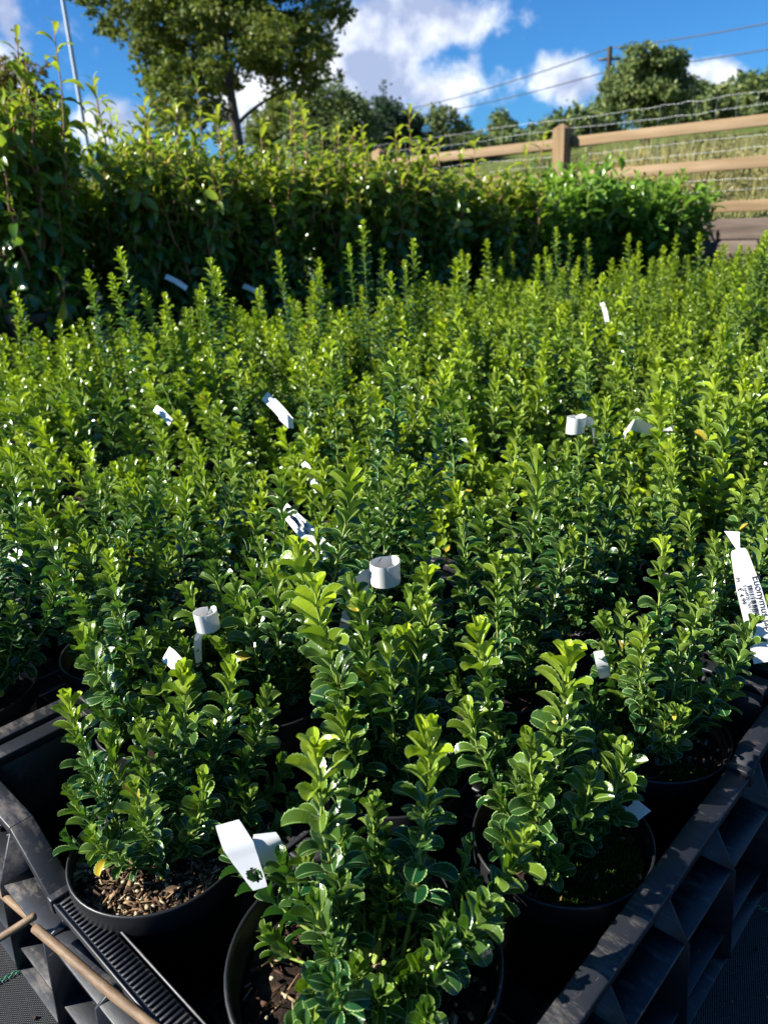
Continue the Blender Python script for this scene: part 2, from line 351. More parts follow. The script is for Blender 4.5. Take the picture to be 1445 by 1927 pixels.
LOD = {0: dict(ns=20, cross=(-1, -.88, -.45, -.09, 0, .09, .45, .88, 1), serr=.045),
       1: dict(ns=7, cross=(-1, -.84, -.4, 0, .4, .84, 1), serr=.05, marg=.7),
       2: dict(ns=4, cross=(-1, 0, 1), serr=0, marg=.08)}
def shoot(lm, sm, rs, base, tip, lsize=.036, node=.0155, lod=0, bright=1., start=.12, phi=None, mid=None):
    base = np.array(base, float); tip = np.array(tip, float)
    h = tip-base; ln = np.linalg.norm(h)
    out = h*np.array([1, 1, 0])
    p1 = base+out*rs.uniform(.25, .7)+np.array([0, 0, h[2]*.25]); p2 = tip-np.array([0, 0, 1])*ln*.35-out*.08
    if mid is not None: p2 = np.array(mid, float)
    n = max(8, int(ln/.008)); P = bez(base, p1, p2, tip, n); P[1:-1] += rs.normal(0, .0008, (n-2, 3))
    d = np.concatenate([[0], np.cumsum(np.linalg.norm(np.diff(P, axis=0), axis=1))]); tot = d[-1]
    rr = .0024*(lsize/.036)*(1.15-.75*d/tot)
    ag = np.clip(1-(tot-d)/.30, .2, 1)
    sm.tube(P, rr, np.stack([ag, ag*0, ag*0], 1), sides=6 if lod == 0 else 4, cap=False)
    # nodes from the tip downward
    ks = []; s = tot-.002; k = 0
    while s > tot*start:
        ks.append(s); s -= node*(min(1, .30+k*.16))*rs.uniform(.88, 1.12); k += 1
    ks = np.array(ks); nk = len(ks); idx = np.arange(nk)
    pos = np.stack([np.interp(ks, d, P[:, q]) for q in range(3)], 1)
    tg = np.stack([np.interp(ks, d, np.gradient(P[:, q], d)) for q in range(3)], 1); tg = unit(tg)
    phi = rs.uniform(0, math.pi) if phi is None else phi
    ang = phi+idx*math.pi/2+rs.normal(0, .16, nk)
    ref = np.array([1., 0, 0]); a = unit(ref-tg*(tg@ref)[:, None]); b_ = np.cross(tg, a)
    O, A, D, L, wr, e0, bd, fo, age, rn = [], [], [], [], [], [], [], [], [], []
    size = lsize*np.clip(.46+.11*idx, 0, 1)*np.clip((idx[::-1]+6)/9, .75, 1)
    for sgn, axl in ((0, 0), (math.pi, 0), (.5, 1), (math.pi+.5, 1), (-.6, 1)):
        th = ang+sgn+rs.normal(0, .12 if not axl else .4, nk)
        Dd = np.cos(th)[:, None]*a+np.sin(th)[:, None]*b_
        keep = rs.uniform(0, 1, nk) > .04+.22*np.clip((idx-10)/12, 0, 1)
        if axl: keep = (rs.uniform(0, 1, nk) < .42) & (idx > 4)
        O.append((pos+Dd*.001)[keep]); A.append(tg[keep]); D.append(Dd[keep]); m = keep.sum()
        L.append((size*(rs.uniform(.86, 1.12, nk) if not axl else rs.uniform(.35, .62, nk)))[keep]); wr.append(rs.uniform(.52, .66, m))
        el_ = np.interp(idx, [0, 2, 5, 9, 16, 26], [1.38, 1.25, 1.2, 1.12, .9, .6])+rs.normal(0, .13, nk)
        e0.append(el_[keep]); bd.append((np.interp(idx, [0, 2, 5, 10, 20], [.2, .5, .95, 1.1, .95])+rs.normal(0, .2, nk))[keep])
        fo.append((np.interp(idx, [0, 3, 10, 20], [.8, .85, .62, .42])+rs.normal(0, .1, nk))[keep])
        age.append((np.interp(idx/(1., 1.35, 1.6)[lod], [0, 2, 5, 9, 14], [1, 1., .58, .14, .0])*bright*rs.uniform(.7, 1.1, nk))[keep]); rn.append(rs.uniform(0, 1, nk)[keep])
    cat = np.concatenate
    leaves(lm, rs, cat(O), unit(cat(A)), unit(cat(D)), cat(L), cat(wr), cat(e0), cat(bd), np.clip(cat(fo), .1, 1.1), np.clip(cat(age), 0, 1), cat(rn), **LOD[lod])

# ------------------------------------------------------------------ setting
def sheet(name, pts, z, m, kind='structure', sub=1):
    mb = MB(); mb.add([(x, y, z) for x, y in pts], [(0, 1, 2, 3)]); o = mb.build(name, m, smooth=False); o['kind'] = kind; return o
sheet('ground', [(-400, -60), (400, -60), (400, 800), (-400, 800)], -.06, M_gravel)
sheet('ground_cover_fabric', [(-30, -4), (7, -4), (7, 30), (-30, 30)], 0, M_fabric)
# green stitched guide lines woven into the fabric
def stitch(p, q, name='stitched_line'):
    mb = MB(); p = np.array(p); q = np.array(q); d = q-p; L_ = np.linalg.norm(d); d /= L_; nrm = np.array([-d[1], d[0]])
    k = int(L_/.007)
    for i in range(k):
        for w in (-.0016, .0016):
            c0 = p+d*(i*.007+(0 if w < 0 else .0035))+nrm*w; e = c0+d*.0045+nrm*.0006
            mb.tube([(c0[0], c0[1], .0015), (*((c0+e)/2), .003), (e[0], e[1], .0015)], .0009, sides=4)
    o = mb.build(name, M_green); o['kind'] = 'structure'
g0, g1_ = np.array([-.444, .611]), np.array([-.404, .641]); dd = (g1_-g0)/np.linalg.norm(g1_-g0)
stitch(g0-dd*.25, g1_+dd*.12, 'ground_stitching')
g0, g1_ = np.array([.382, .671]), np.array([.411, .649]); dd = (g1_-g0)/np.linalg.norm(g1_-g0)
stitch(g0-dd*.05, g1_+dd*.5, 'ground_stitching')

# fence line
FP = np.array([1.661, 7.2]); FD = np.array([1.17, -1.2]); FD = FD/np.linalg.norm(FD); FN = np.array([-FD[1], FD[0]])   # FN points away from camera (right/back)
if FN[1] < 0: FN = -FN
def fpt(s, off=0, z=0): q = FP+FD*s+FN*off; return np.array([q[0], q[1], z])
def terr(x, y):
    dist = (x-FP[0])*FN[0]+(y-FP[1])*FN[1]
    al = (x-FP[0])*FD[0]+(y-FP[1])*FD[1]
    h = .55+np.clip(dist, 0, 4)*.035+np.clip(dist-3, 0, 30)*.10
    h = h+np.clip(al+6, 0, 25)*.03*np.clip(dist/15, 0, 1)
    h = h+.06*np.sin(x*1.3)*np.sin(y*.9)*np.clip(dist/3, 0, 1)
    return h
mb = MB(); na, nb_ = 60, 60
aa = np.concatenate([np.linspace(-60, -8, 15, endpoint=False), np.linspace(-8, 8, 30), np.linspace(10, 70, 15)]); bb = np.concatenate([np.linspace(.06, 8, 30), np.linspace(9, 120, 30)])
G = np.array([[fpt(a_, b2) for b2 in bb] for a_ in aa]); G[..., 2] = terr(G[..., 0], G[..., 1])
ii, jj = np.meshgrid(np.arange(len(aa)-1), np.arange(len(bb)-1), indexing='ij'); q = (ii*len(bb)+jj).ravel()
mb.add(G.reshape(-1, 3), np.stack([q, q+len(bb), q+len(bb)+1, q+1], 1)); o = mb.build('hillside', M_grass); o['kind'] = 'structure'

# retaining wall of horizontal boards under the fence
Fang = math.atan2(FD[1], FD[0])
wl = empty('retaining_wall', (*FP, 0), Fang); tag(wl, 'low brown retaining wall of weathered horizontal boards under the timber fence', 'wall')
mb = MB()
for k in range(4):
    mb.box((-6, -.02-.003*(k % 2), .002+k*.152), (6, .05, .002+k*.152+.146))
bevel(mb.build('board_facing', M_sleeper, wl, smooth=False), .006)
fe = empty('timber_fence', (*FP, 0), Fang); tag(fe, 'post and rail timber fence with wire netting above the retaining wall', 'fence')
def post(s):
    mb = MB(); w = .058
    mb.box((s-w, -.05, 0), (s+w, .06, 1.36)); v = mb.v[-1]
    mb.v.append(np.array([(s-w, -.05, 1.36), (s+w, -.05, 1.36), (s+w, .06, 1.36), (s-w, .06, 1.36), (s-w*.15, -.0, 1.40), (s+w*.15, -.0, 1.40), (s+w*.15, .01, 1.40), (s-w*.15, .01, 1.40)]))
    mb.f.append(np.array([(4, 5, 6, 7), (0, 1, 5, 4), (1, 2, 6, 5), (2, 3, 7, 6), (3, 0, 4, 7)])+mb.n); mb.n += 8; mb.c.append(np.zeros((8, 3)))
    bevel(mb.build('post', M_post, fe, smooth=False), .005)
for s_ in (-6.6, -4.4, -2.18, 0, 2.2, 4.4): post(s_)
rr_ = random.Random(3)
for z in (1.255, .985, .69):
    for k in range(5):
        mb = MB(); s0 = -6.6+2.2*k; mb.box((s0+.004, .062, z-.040+rr_.uniform(-.006, .006)), (s0+2.196, .1, z+.040)); bevel(mb.build('rail', M_rail, fe, smooth=False), .006)
rs = np.random.RandomState(5)
mb = MB()
for z in (.60, .80, .88, 1.08, 1.16, 1.36, 1.44):
    xs = np.linspace(-6.5, 5, 120); pts = np.stack([xs, np.full(120, .108), z+.006*np.sin(xs*2.9+z*20)+rs.normal(0, .0025, 120)], 1)
    mb.tube(pts, .0011, sides=4)
for x in np.arange(-6.4, 5, .15):
    pts = [(x+rs.normal(0, .004), .11, z) for z in np.linspace(.58, 1.44, 12)]; mb.tube(np.array(pts)+rs.normal(0, .003, (12, 3)), .0008, sides=4)
mb.build('wire_netting', M_wire, fe)

# ------------------------------------------------------------------ crates
Q0 = np.array([-.016, .296]); CA = math.radians(46); CU = np.array([math.cos(CA), math.sin(CA)]); CV = np.array([-CU[1], CU[0]])
LU, LV = .70, .64
def cw(u, v, z=0): q = Q0+CU*u+CV*v; return np.array([q[0], q[1], z])
def crate_meshes():
    """rim, wall panels, ribs, ribbed grips, base; local x along the long side, y along the short side"""
    rim, wall, ribs, grip, base = MB(), MB(), MB(), [], MB()
    HI = .188; LO = .140; W_ = .024
    # each side: a function mapping (s along, t outward from the inner face, z)
    def sides():
        yield 'front_u', LU, (lambda s, t: (s, -t)), .172
        yield 'back_u', LU, (lambda s, t: (s, LV+t)), .172
        yield 'left_v', LV, (lambda s, t: (-t, s)), LO
        yield 'right_v', LV, (lambda s, t: (LU+t, s)), LO
    for nm, L_, mp_, low in sides():
        def hexa(m_, s0, s1, t0, t1, za, zb, z2a=None, z2b=None):
            """block from s0..s1, thickness t0..t1, bottom z za(at s0)/z2a(at s1), top zb / z2b"""
            z2a = za if z2a is None else z2a; z2b = zb if z2b is None else z2b
            v = []
            for s_, z0, z1 in ((s0, za, zb), (s1, z2a, z2b)):
                for t_ in (t0, t1):
                    x, y = mp_(s_, t_); v += [(x, y, z0), (x, y, z1)]
            # order: s0t0z0,s0t0z1,s0t1z0,s0t1z1,s1...
            m_.add(v, [(0, 1, 3, 2), (4, 6, 7, 5), (0, 4, 5, 1), (2, 3, 7, 6), (1, 5, 7, 3), (0, 2, 6, 4)])
        c0 = .125; c1 = .20 if low == LO else .15
        # rim: raised corner, slope, dropped middle, slope, raised corner
        tin = -.001
        hexa(rim, -.026 if nm[0] in 'fb' else -.004, c0, tin, W_, HI-.012, HI)
        hexa(rim, c0, c1, tin, W_, HI-.012, HI, low-.012, low)
        hexa(rim, c1, L_-c1, tin, W_, low-.010, low)
        hexa(rim, L_-c1, L_-c0, tin, W_, low-.012, low, HI-.012, HI)
        hexa(rim, L_-c0, L_+(.026 if nm[0] in 'fb' else .004), tin, W_, HI-.012, HI)
        # little step plates where the levels meet
        for a_, b2 in ((c1-.006, c1+.004), (L_-c1-.004, L_-c1+.006)):
            hexa(rim, a_, b2, tin-.002, W_+.002, low-.013, low+.0045)
        # wall panel, leaning in a little, with the top following the rim
        hexa(wall, 0, c0, 0, .004, .0, HI-.010)
        hexa(wall, c0, c1, 0, .004, .0, HI-.010, .0, low-.010)
        hexa(wall, c1, L_-c1, 0, .004, .0, low-.010)
        hexa(wall, L_-c1, L_-c0, 0, .004, .0, low-.010, .0, HI-.010)
        hexa(wall, L_-c0, L_, 0, .004, .0, HI-.010)
        # horizontal flanges: two steps, each reaching further out
        hexa(wall, .0, L_, .004, .042, .116, .1195)
        hexa(wall, .0, L_, .004, .044, .030, .0335)
        hexa(wall, .0, L_, .004, .050, .0, .003)
        # vertical ribs that taper outward downward
        n_ = 6
        for k in range(n_+1):
            s_ = .012+(L_-.024)*k/n_
            zt = HI-.013 if (s_ < c0 or s_ > L_-c0) else (low-.012)
            v = []
            for ds in (-.0016, .0016):
                for t_, z_ in ((.004, .003), (.052, .003), (.045, .118), (.022, zt), (.004, zt)):
                    x, y = mp_(s_+ds, t_); v.append((x, y, z_))
            ribs.add(v, [(0, 1, 2, 3), (0, 3, 4, 4), (5, 8, 7, 6), (5, 9, 8, 8), (1, 6, 7, 2), (2, 7, 8, 3), (3, 8, 9, 4), (0, 5, 6, 1)])
            # short buttress between, only low down
            if k < n_:
                s2 = s_+(L_-.024)/n_*.5
                v = []
                for ds in (-.0013, .0013):
                    for t_, z_ in ((.004, .0035), (.046, .0035), (.030, .087), (.004, .087)):
                        x, y = mp_(s2+ds, t_); v.append((x, y, z_))
                if k % 3 == 5: ribs.add(v, [(0, 1, 2, 3), (4, 7, 6, 5), (1, 5, 6, 2)])
        # small teeth under the rim
        for k in range(int(L_/.022)):
            s_ = .01+k*.022
            hexa(ribs, s_, s_+.002, .0045, .012, .12, min(low, .172)-.012)
        # grooved grip on the dropped middle of the short sides
        if low == LO:
            grip.append(MB()); gm = grip[-1]; k = 0; s_ = c1+.010
            while s_ < L_-c1-.010:
                hexa(gm, s_, s_+.0032, .001, .020, low+.0002, low+.0026); s_ += .0062
            hexa(rim, c1+.006, L_-c1-.006, -.005, -.002, low, low+.003)
            hexa(rim, c1+.006, L_-c1-.006, .0225, .0255, low, low+.003)
    # floor lattice
    for k in range(15):
        x = .01+k*(LU-.02)/14; base.box((x-.004, .0, .006), (x+.004, LV, .010))
    for k in range(13):
        y = .01+k*(LV-.02)/12; base.box((0, y-.004, .0105), (LU, y+.004, .014))
    # corner plates
    for x in (0, LU):
        for y in (0, LV):
            sx_ = 1 if x == 0 else -1; sy = 1 if y == 0 else -1
            x0, x1 = sorted((x-.030*sx_, x+.012*sx_)); y0, y1 = sorted((y-.030*sy, y+.012*sy))
            rim.box((x0, y0, HI-.016), (x1, y1, HI+.0025))
    return rim, wall, ribs, grip, base
def make_crate(u0, v0, label, first=None):
    p = cw(u0, v0)
    if first is None:
        e = empty('plant_crate', p, CA)
        rim, wall, ribs, grip, base = crate_meshes()
        bevel(rim.build('rim', M_crate, e, smooth=False), .0022); bevel(wall.build('side_wall', M_crate, e, smooth=False), .0008, 1)
        ribs.build('rib', M_crate, e, smooth=False); [bevel(g_.build('grooved_grip', M_crate, e, smooth=False), .0007, 1) for g_ in grip]; base.build('floor_lattice', M_crate, e, smooth=False)
    else:
        e = first.copy(); COL.objects.link(e); e.location = p
        for ch in first.children:
            c_ = ch.copy(); COL.objects.link(c_); c_.parent = e
    tag(e, label, 'crate', 'black plant crates under the potted shrubs'); return e
crate0 = make_crate(0, 0, 'black plastic crate nearest the camera with ribbed grip and dusty raised corner')
make_crate(0, .70, 'black plastic crate at the left edge just behind the nearest crate', crate0)
make_crate(.77, 0, 'black plastic crate at the right edge continuing the line of the nearest one', crate0)
make_crate(.77, .70, 'black plastic crate hidden under shrubs behind the middle of the bed', crate0)

# ------------------------------------------------------------------ pots
def pot_mb(R=.09, H=.15, sides=56):
    mb = MB()
    prof = [(.0, .002), (R*.74, .002), (R*.745, .0), (R*.93, H-.030), (R*.94, H-.028), (R*1.0, H-.027), (R*1.005, H-.024), (R*1.012, H-.002), (R*1.006, H), (R*.985, H), (R*.972, H-.003), (R*.965, H-.022), (R*.925, H-.024), (R*.915, H-.030), (R*.88, H-.06)]
    th = np.linspace(0, 2*math.pi, sides, endpoint=False); v = []
    for r, z in prof: v.append(np.stack([r*np.cos(th), r*np.sin(th), np.full(sides, z)], 1))
    n_ = len(prof); f = [(i*sides+j, i*sides+(j+1) % sides, (i+1)*sides+(j+1) % sides, (i+1)*sides+j) for i in range(n_-1) for j in range(sides)]
    mb.add(np.vstack(v), f); return mb
def soil_mb(R, z, rs, rings=14, sides=40):
    mb = MB(); th = np.linspace(0, 2*math.pi, sides, endpoint=False); v = []
    for i in range(rings+1):
        r = R*(i/rings)
        zz = z+rs.normal(0, .0016, sides)+.004*np.sin(th*3+i)*(i/rings)+.006*(1-(i/rings)**2)
        if i == 0: zz[:] = z+.006
        v.append(np.stack([r*np.cos(th), r*np.sin(th), zz], 1))
    f = [(i*sides+j, (i+1)*sides+j, (i+1)*sides+(j+1) % sides, i*sides+(j+1) % sides) for i in range(rings) for j in range(sides)]
    mb.add(np.vstack(v), f); return mb
def chips_mb(R, z, rs, n=700):
    mb = MB()
    for k in range(n):
        r = R*math.sqrt(rs.uniform())*.97; t_ = rs.uniform(0, 6.28); c_ = np.array([r*math.cos(t_), r*math.sin(t_), z+.004+rs.uniform(0, .007)])
        kind = rs.uniform()
        L_, w_, h_ = (rs.uniform(.007, .021), rs.uniform(.0006, .0013), .0007) if kind < .55 else ((rs.uniform(.004, .010), rs.uniform(.002, .005), .001) if kind < .85 else (rs.uniform(.002, .0045),)*2+(.0025,))
        a = rs.uniform(0, 3.14); ti = rs.normal(0, .35); ro = rs.normal(0, .4)
        Rm = np.array(Matrix.Rotation(a, 3, 'Z')@Matrix.Rotation(ti, 3, 'Y')@Matrix.Rotation(ro, 3, 'X')); M4 = np.eye(4); M4[:3, :3] = Rm; M4[:3, 3] = c_
        v0 = len(mb.v); mb.box((-L_/2, -w_/2, -h_/2), (L_/2, w_/2, h_/2), (0, 0, rs.uniform()**1.1 if kind < .9 else 1), M4)
        mb.v[-1] += rs.normal(0, .0005, mb.v[-1].shape)
    return mb
def litter_leaf(mb, rs, x, y, z, L_):
    A_ = unit(np.array([[rs.normal(0, .2), rs.normal(0, .2), 1]])); a = rs.uniform(0, 6.28)
    D_ = np.array([[math.cos(a), math.sin(a), 0]]); D_ = unit(D_-A_*(D_*A_).sum())
    leaves(mb, rs, np.array([[x, y, z]]), A_, D_, np.array([L_]), np.array([.5]), np.array([.3]), np.array([.7]), np.array([.7]), np.array([0.]), np.array([rs.uniform(.6, 1)]), ns=6, cross=(-1, -.5, 0, .5, 1), serr=0)
def moss_mb(R, z, rs, cx, cy, rad, n=5200):
    mb = MB(); r = rad*np.sqrt(rs.uniform(0, 1, n)); t_ = rs.uniform(0, 6.28, n); x = cx+r*np.cos(t_); y = cy+r*np.sin(t_)*.8
    k = (x*x+y*y) < (R*.97)**2; x, y = x[k], y[k]; m_ = len(x)
    h = rs.uniform(.003, .008, m_)*(1.1-.5*(((x-cx)**2+(y-cy)**2)/rad**2)); a = rs.uniform(0, 6.28, m_); w = .0009
    p = np.stack([x, y, np.full(m_, z+.003)], 1); s_ = np.stack([np.cos(a), np.sin(a), 0*a], 1)*w; up = np.stack([rs.normal(0, .0015, m_), rs.normal(0, .0015, m_), h], 1)
    V = np.stack([p-s_, p+s_, p+up+s_*.3, p+up-s_*.3], 1).reshape(-1, 3); F = np.arange(m_*4).reshape(-1, 4)
    mb.add(V, F); return mb

pot_o, soil_o = {}, {}
def put_pot(e, R, H, rs, detail=0):
    key = (round(R, 3), round(H, 3))
    if key not in pot_o:
        o = pot_mb(R, H).build('pot', M_pot, e); pot_o[key] = o
        s_ = soil_mb(R*.9, H-.028, rs).build('soil', M_soil, e); soil_o[key] = s_
    else:
        for src in (pot_o[key], soil_o[key]):
            c_ = src.copy(); COL.objects.link(c_); c_.parent = e

# ------------------------------------------------------------------ hero shrubs: pot centre and shoot tips
GROUP = 'upright evergreen shrubs in black pots set out in crates'
def hero(idx, pos, tips, label, R=.09, H=.15, seed=1, nlow=14, lsize=.036, fill=5, chips=0, moss=None, fh=.30, litter=0, lowsize=.032, avoid=None):
    rs = np.random.RandomState(seed); e = empty('potted_shrub', (pos[0], pos[1], .012)); tag(e, label, 'potted shrub', GROUP)
    put_pot(e, R, H, rs)
    lm, sm = MB(), MB(); zs = H-.024
    org = np.array([pos[0], pos[1], .012])
    dirs = []
    for tpl in tips:
        px, py, dy = tpl[:3]; ls = tpl[3] if len(tpl) > 3 else 1.; br = tpl[4] if len(tpl) > 4 else 1.
        P = at(px, py, pos[1]+dy)-org-np.array([0, 0, .36*lsize*ls])
        a = math.atan2(P[1], P[0]); b0 = np.array([math.cos(a)*.022+rs.normal(0, .006), math.sin(a)*.022+rs.normal(0, .006), zs]); 
        if len(tpl) > 5 and tpl[5] is not None: b0 = at(*tpl[5])-org
        mid = None
        if len(tpl) > 6: mid = at(*tpl[6])-org
        shoot(lm, sm, rs, b0, P, lsize*ls, lsize*ls*.33, 0, br, mid=mid)
    fill = fill+(9 if fill > 3 else 5); nlow = int(nlow*2.2)
    for k in range(fill):
        a = 2*math.pi*(k+rs.uniform(0, .7))/max(fill, 1); r = rs.uniform(.02, R*(1.15 if fill > 9 else .95))
        shoot(lm, sm, rs, (math.cos(a)*.012, math.sin(a)*.012, zs), (math.cos(a)*r, math.sin(a)*r, zs+.012+fh*rs.uniform(.35, .72)), lsize*rs.uniform(.8, .98), lsize*.36, 0, rs.uniform(.2, .6))
    for k in range(nlow):
        a = 2*math.pi*(k+rs.uniform(0, .9))/nlow; r = rs.uniform(.03, R*1.05)
        if avoid and abs((a-avoid[0]+math.pi) % (2*math.pi)-math.pi) < avoid[1] and r > R*.4: continue
        shoot(lm, sm, rs, (math.cos(a)*.01, math.sin(a)*.01, zs), (math.cos(a)*r, math.sin(a)*r, zs+rs.uniform(.035, .11)), lowsize*rs.uniform(.72, .95), lowsize*.36, 0, rs.uniform(0, .25), start=.25)
    lm.build('foliage', M_leaf, e); sm.build('stems', M_stem, e)
    if chips: 
        cm = chips_mb(R*.9, H-.028, rs, chips)
        for k in range(litter):
            a = rs.uniform(0, 6.28); r = R*.85*math.sqrt(rs.uniform()); litter_leaf(cm, rs, r*math.cos(a), r*math.sin(a), H-.02, rs.uniform(.018, .03))
        tag(cm.build('bark_mulch', M_chip, e, smooth=False), kind='stuff')
    if moss: tag(moss_mb(R*.9, H-.026, rs, *moss).build('moss', M_moss, e, smooth=False), kind='stuff')
    return e
def wu(u, v): q = Q0+CU*u+CV*v; return (float(q[0]), float(q[1]))

hero('B', (-.037, .483), [(590, 1378, .02, 1.08), (808, 1352, .03, 1.05), (985, 1560, .02, .95, .6), (598, 1850, -.035, .85, .25), (820, 1800, -.03, .95, .2), (925, 1690, .0, .9, .3), (700, 1500, .06, .9, .3), (500, 1740, .02, .8, .2), (640, 1640, .0, .95, .2), (740, 1660, .02, 1, .2), (880, 1740, -.02, .95, .2)],
     'large shrub in the wide black pot at the front corner, lowest in view', avoid=(math.radians(200), .75), R=.117, H=.16, seed=11, nlow=16, fill=0, lsize=.032, lowsize=.036, chips=420, fh=.13)
hero('A', (-.252, .632), [(122, 1300, -.01, .85, .9), (340, 1245, .02, .9), (432, 1238, .04, .95, .8), (270, 1440, -.02, .85, .3), (470, 1480, .0, .9, .2), (395, 1360, .03, .9, .3), (200, 1470, .0, .8, .2), (545, 1500, .03, .9, .2), (480, 1340, .05, .9, .3), (530, 1420, .06, .9, .2), (500, 1290, .09, .9, .3)],
     'shrub at the left of the nearest crate, its pot showing sunlit bark mulch', avoid=(math.radians(268), 1.25), seed=12, nlow=9, fill=3, lsize=.031, lowsize=.033, chips=1900, litter=12, fh=0.22)
hero('C', (.164, .616), [(1068, 1208, .02, 1.15, 1.0), (900, 1165, .06, .95, 1.0), (880, 1320, .03, .9, .5), (1140, 1380, .02, .9, .3), (1010, 1420, -.03, .95, .3), (1180, 1440, .03, .85, .1), (950, 1490, .0, .85, .2)],
     'shrub in the pot with green moss beside the right rim of the nearest crate', avoid=(math.radians(312), .9), seed=13, nlow=12, fill=3, lsize=.035, moss=(.032, -.032, .072), chips=150, fh=0.23)
hero('D', (.308, .772), [(1248, 1008, .05, .95, .8), (1135, 1150, .05, .9, .3), (1225, 1210, .0, .9, .5), (1385, 1275, .0, .8, .9), (1330, 1290, .03, .85, .3), (1300, 1080, .06, .85, .3), (1160, 1300, .02, .85, .2)],
     'shrub by the right rim of the nearest crate, behind the mossy pot', avoid=(math.radians(315), .5), seed=14, nlow=12, fill=4, lsize=.032, moss=(.02, -.06, .03), chips=150, fh=0.27)
hero('E', wu(.33, .30), [(590, 1085, -.06, 1.2, 1.1), (690, 1245, -.05, .95, .9), (762, 1180, -.02, .95, 1.0), (555, 1010, .05, .95), (660, 1080, .03, .9, .3), (800, 1060, .06, .85), (640, 1420, -.06, .9, .2), (740, 1400, -.04, .9, .2)],
     'shrub with bright yellow-green tips in the middle of the nearest crate', seed=15, nlow=18, fill=5, lsize=.037, fh=0.32)
hero('G', wu(.56, .31), [(1012, 842, .03, 1.25, .7), (905, 948, .04, .8, .4), (790, 960, .0, .85, .6), (1085, 1005, .05, .85, .4), (960, 1100, .0, .85, .3), (880, 1060, .04, .85, .3)],
     'shrub with one thick tall leafy spike standing right of centre', seed=16, nlow=10, fill=3, lsize=.035, fh=0.34)
hero('F', wu(.335, .535), [(658, 857, .0, 1.05, .9), (560, 1140, .0, .85, .3), (475, 1050, .02, .9, .3), (525, 880, .12, .85, .4), (440, 1090, -.02, .85, .3)],
     'shrub behind the nearest crate centre with a tall spike of large pale leaves', seed=17, nlow=20, fill=5, lsize=.036, fh=0.3)
hero('K', (-.300, .86), [(200, 1033, .0, .9, .8), (72, 950, .06, .9, .7), (290, 1180, .0, .85, .3), (225, 1240, -.03, .85, .3), (150, 1120, .03, .85, .3), (345, 1200, -.02, .8, .2)],
     'shrub leaning left over the rim at the back left of the nearest crate', seed=18, nlow=12, fill=5, lsize=.033, fh=0.28)
hero('H', wu(.56, .53), [(735, 852, .0, .9, .7), (740, 655, .10, .8, .9), (832, 690, .10, .95, .9), (640, 960, .03, .8, .3), (800, 880, .05, .85, .5), (705, 760, .08, .8, .5)],
     'tall shrub at the centre of the bed with two spikes above its neighbours', seed=19, nlow=8, fill=7, lsize=.033, fh=0.38)
hero('L', wu(.26, .80), [(345, 898, .0, .95, .8), (438, 845, .05, .9, .6), (290, 860, .05, .85, .4), (400, 1000, .0, .85, .3), (230, 900, .05, .8, .6), (485, 960, .0, .85, .3)],
     'shrub left of centre with a rolled white tag round its lower stem', seed=20, nlow=8, fill=7, lsize=.032, fh=0.36)
hero('M', wu(.78, .10), [(1400, 900, .08, .85, .8), (1340, 1040, .04, .8, .4), (1300, 960, .05, .85, .5), (1440, 880, .12, .85, .6), (1240, 880, .12, .85, .5)],
     'shrub beside the printed price tag at the right edge', seed=21, nlow=8, fill=5, lsize=.031, fh=0.3)
hero('N', wu(.78, .31), [(1142, 745, .08, .85, .9), (1130, 870, .0, .85, .6), (1040, 930, .0, .85, .3), (1185, 900, .04, .85, .6), (1225, 960, .0, .8, .4), (1090, 820, .05, .8, .5)],
     'shrub right of centre, in front of the white folded tag', seed=22, nlow=8, fill=7, lsize=.032, fh=0.38)
hero('P', wu(.06, .87), [(15, 835, .08, .9, .8), (60, 960, .0, .85, .6), (-30, 900, .0, .9, .6), (100, 1070, -.02, .8, .3), (20, 1130, -.03, .8, .3)],
     'shrub at the left edge above the dusty rim of the second crate', seed=23, nlow=8, fill=7, lsize=.033, fh=0.34)

# ------------------------------------------------------------------ the rest of the bed
def variant(seed, lod, hmin, hmax, n=9, lsize=.030, node=.0128, nlow=7, spike=None):
    rs = np.random.RandomState(seed); e = empty('potted_shrub'); lm, sm = MB(), MB(); zs = .124; hm_ = (hmin+hmax)/2
    for k in range(n):
        a = 2*math.pi*(k+rs.uniform(0, .8))/n; r = .118*math.sqrt(rs.uniform(.01, 1))
        tz = (hmax-(hmax-hmin)*rs.uniform()**.8*1.25)-.02*rs.uniform()*(r/.1)
        shoot(lm, sm, rs, (math.cos(a)*.015, math.sin(a)*.015, zs), (math.cos(a)*r, math.sin(a)*r, tz), lsize*rs.uniform(.85, 1.08), node, lod, rs.uniform(.35, 1.1), start=.2)
    if spike:
        shoot(lm, sm, rs, (0, 0, zs), (rs.uniform(-.06, .06), rs.uniform(-.03, .03), spike), lsize*.85, node*.9, lod, 1.)
    for k in range(nlow):
        a = rs.uniform(0, 6.28); r = rs.uniform(.04, .10); shoot(lm, sm, rs, (0, 0, zs), (math.cos(a)*r, math.sin(a)*r, zs+rs.uniform(.05, .14)), lsize*.9, node, lod, rs.uniform(0, .4), start=.25)
    put_pot(e, .09, .15, rs); lm.build('foliage', M_leaf, e); sm.build('stems', M_stem, e)
    return e
near_v = [variant(100+i, 1, *h, n=13, lsize=.037, node=.0132, nlow=9, spike=sp) for i, (h, sp) in enumerate([((.28, .40), None), ((.30, .43), None), ((.26, .38), .46), ((.30, .42), None), ((.25, .40), .44)])]
far_v = [variant(200+i, 2, *h, n=13, lsize=.036, node=.0130, nlow=8, spike=sp) for i, (h, sp) in enumerate([((.28, .40), None), ((.30, .43), .50), ((.26, .38), None), ((.31, .44), .54), ((.26, .40), .47), ((.29, .42), None)])]
used = set()
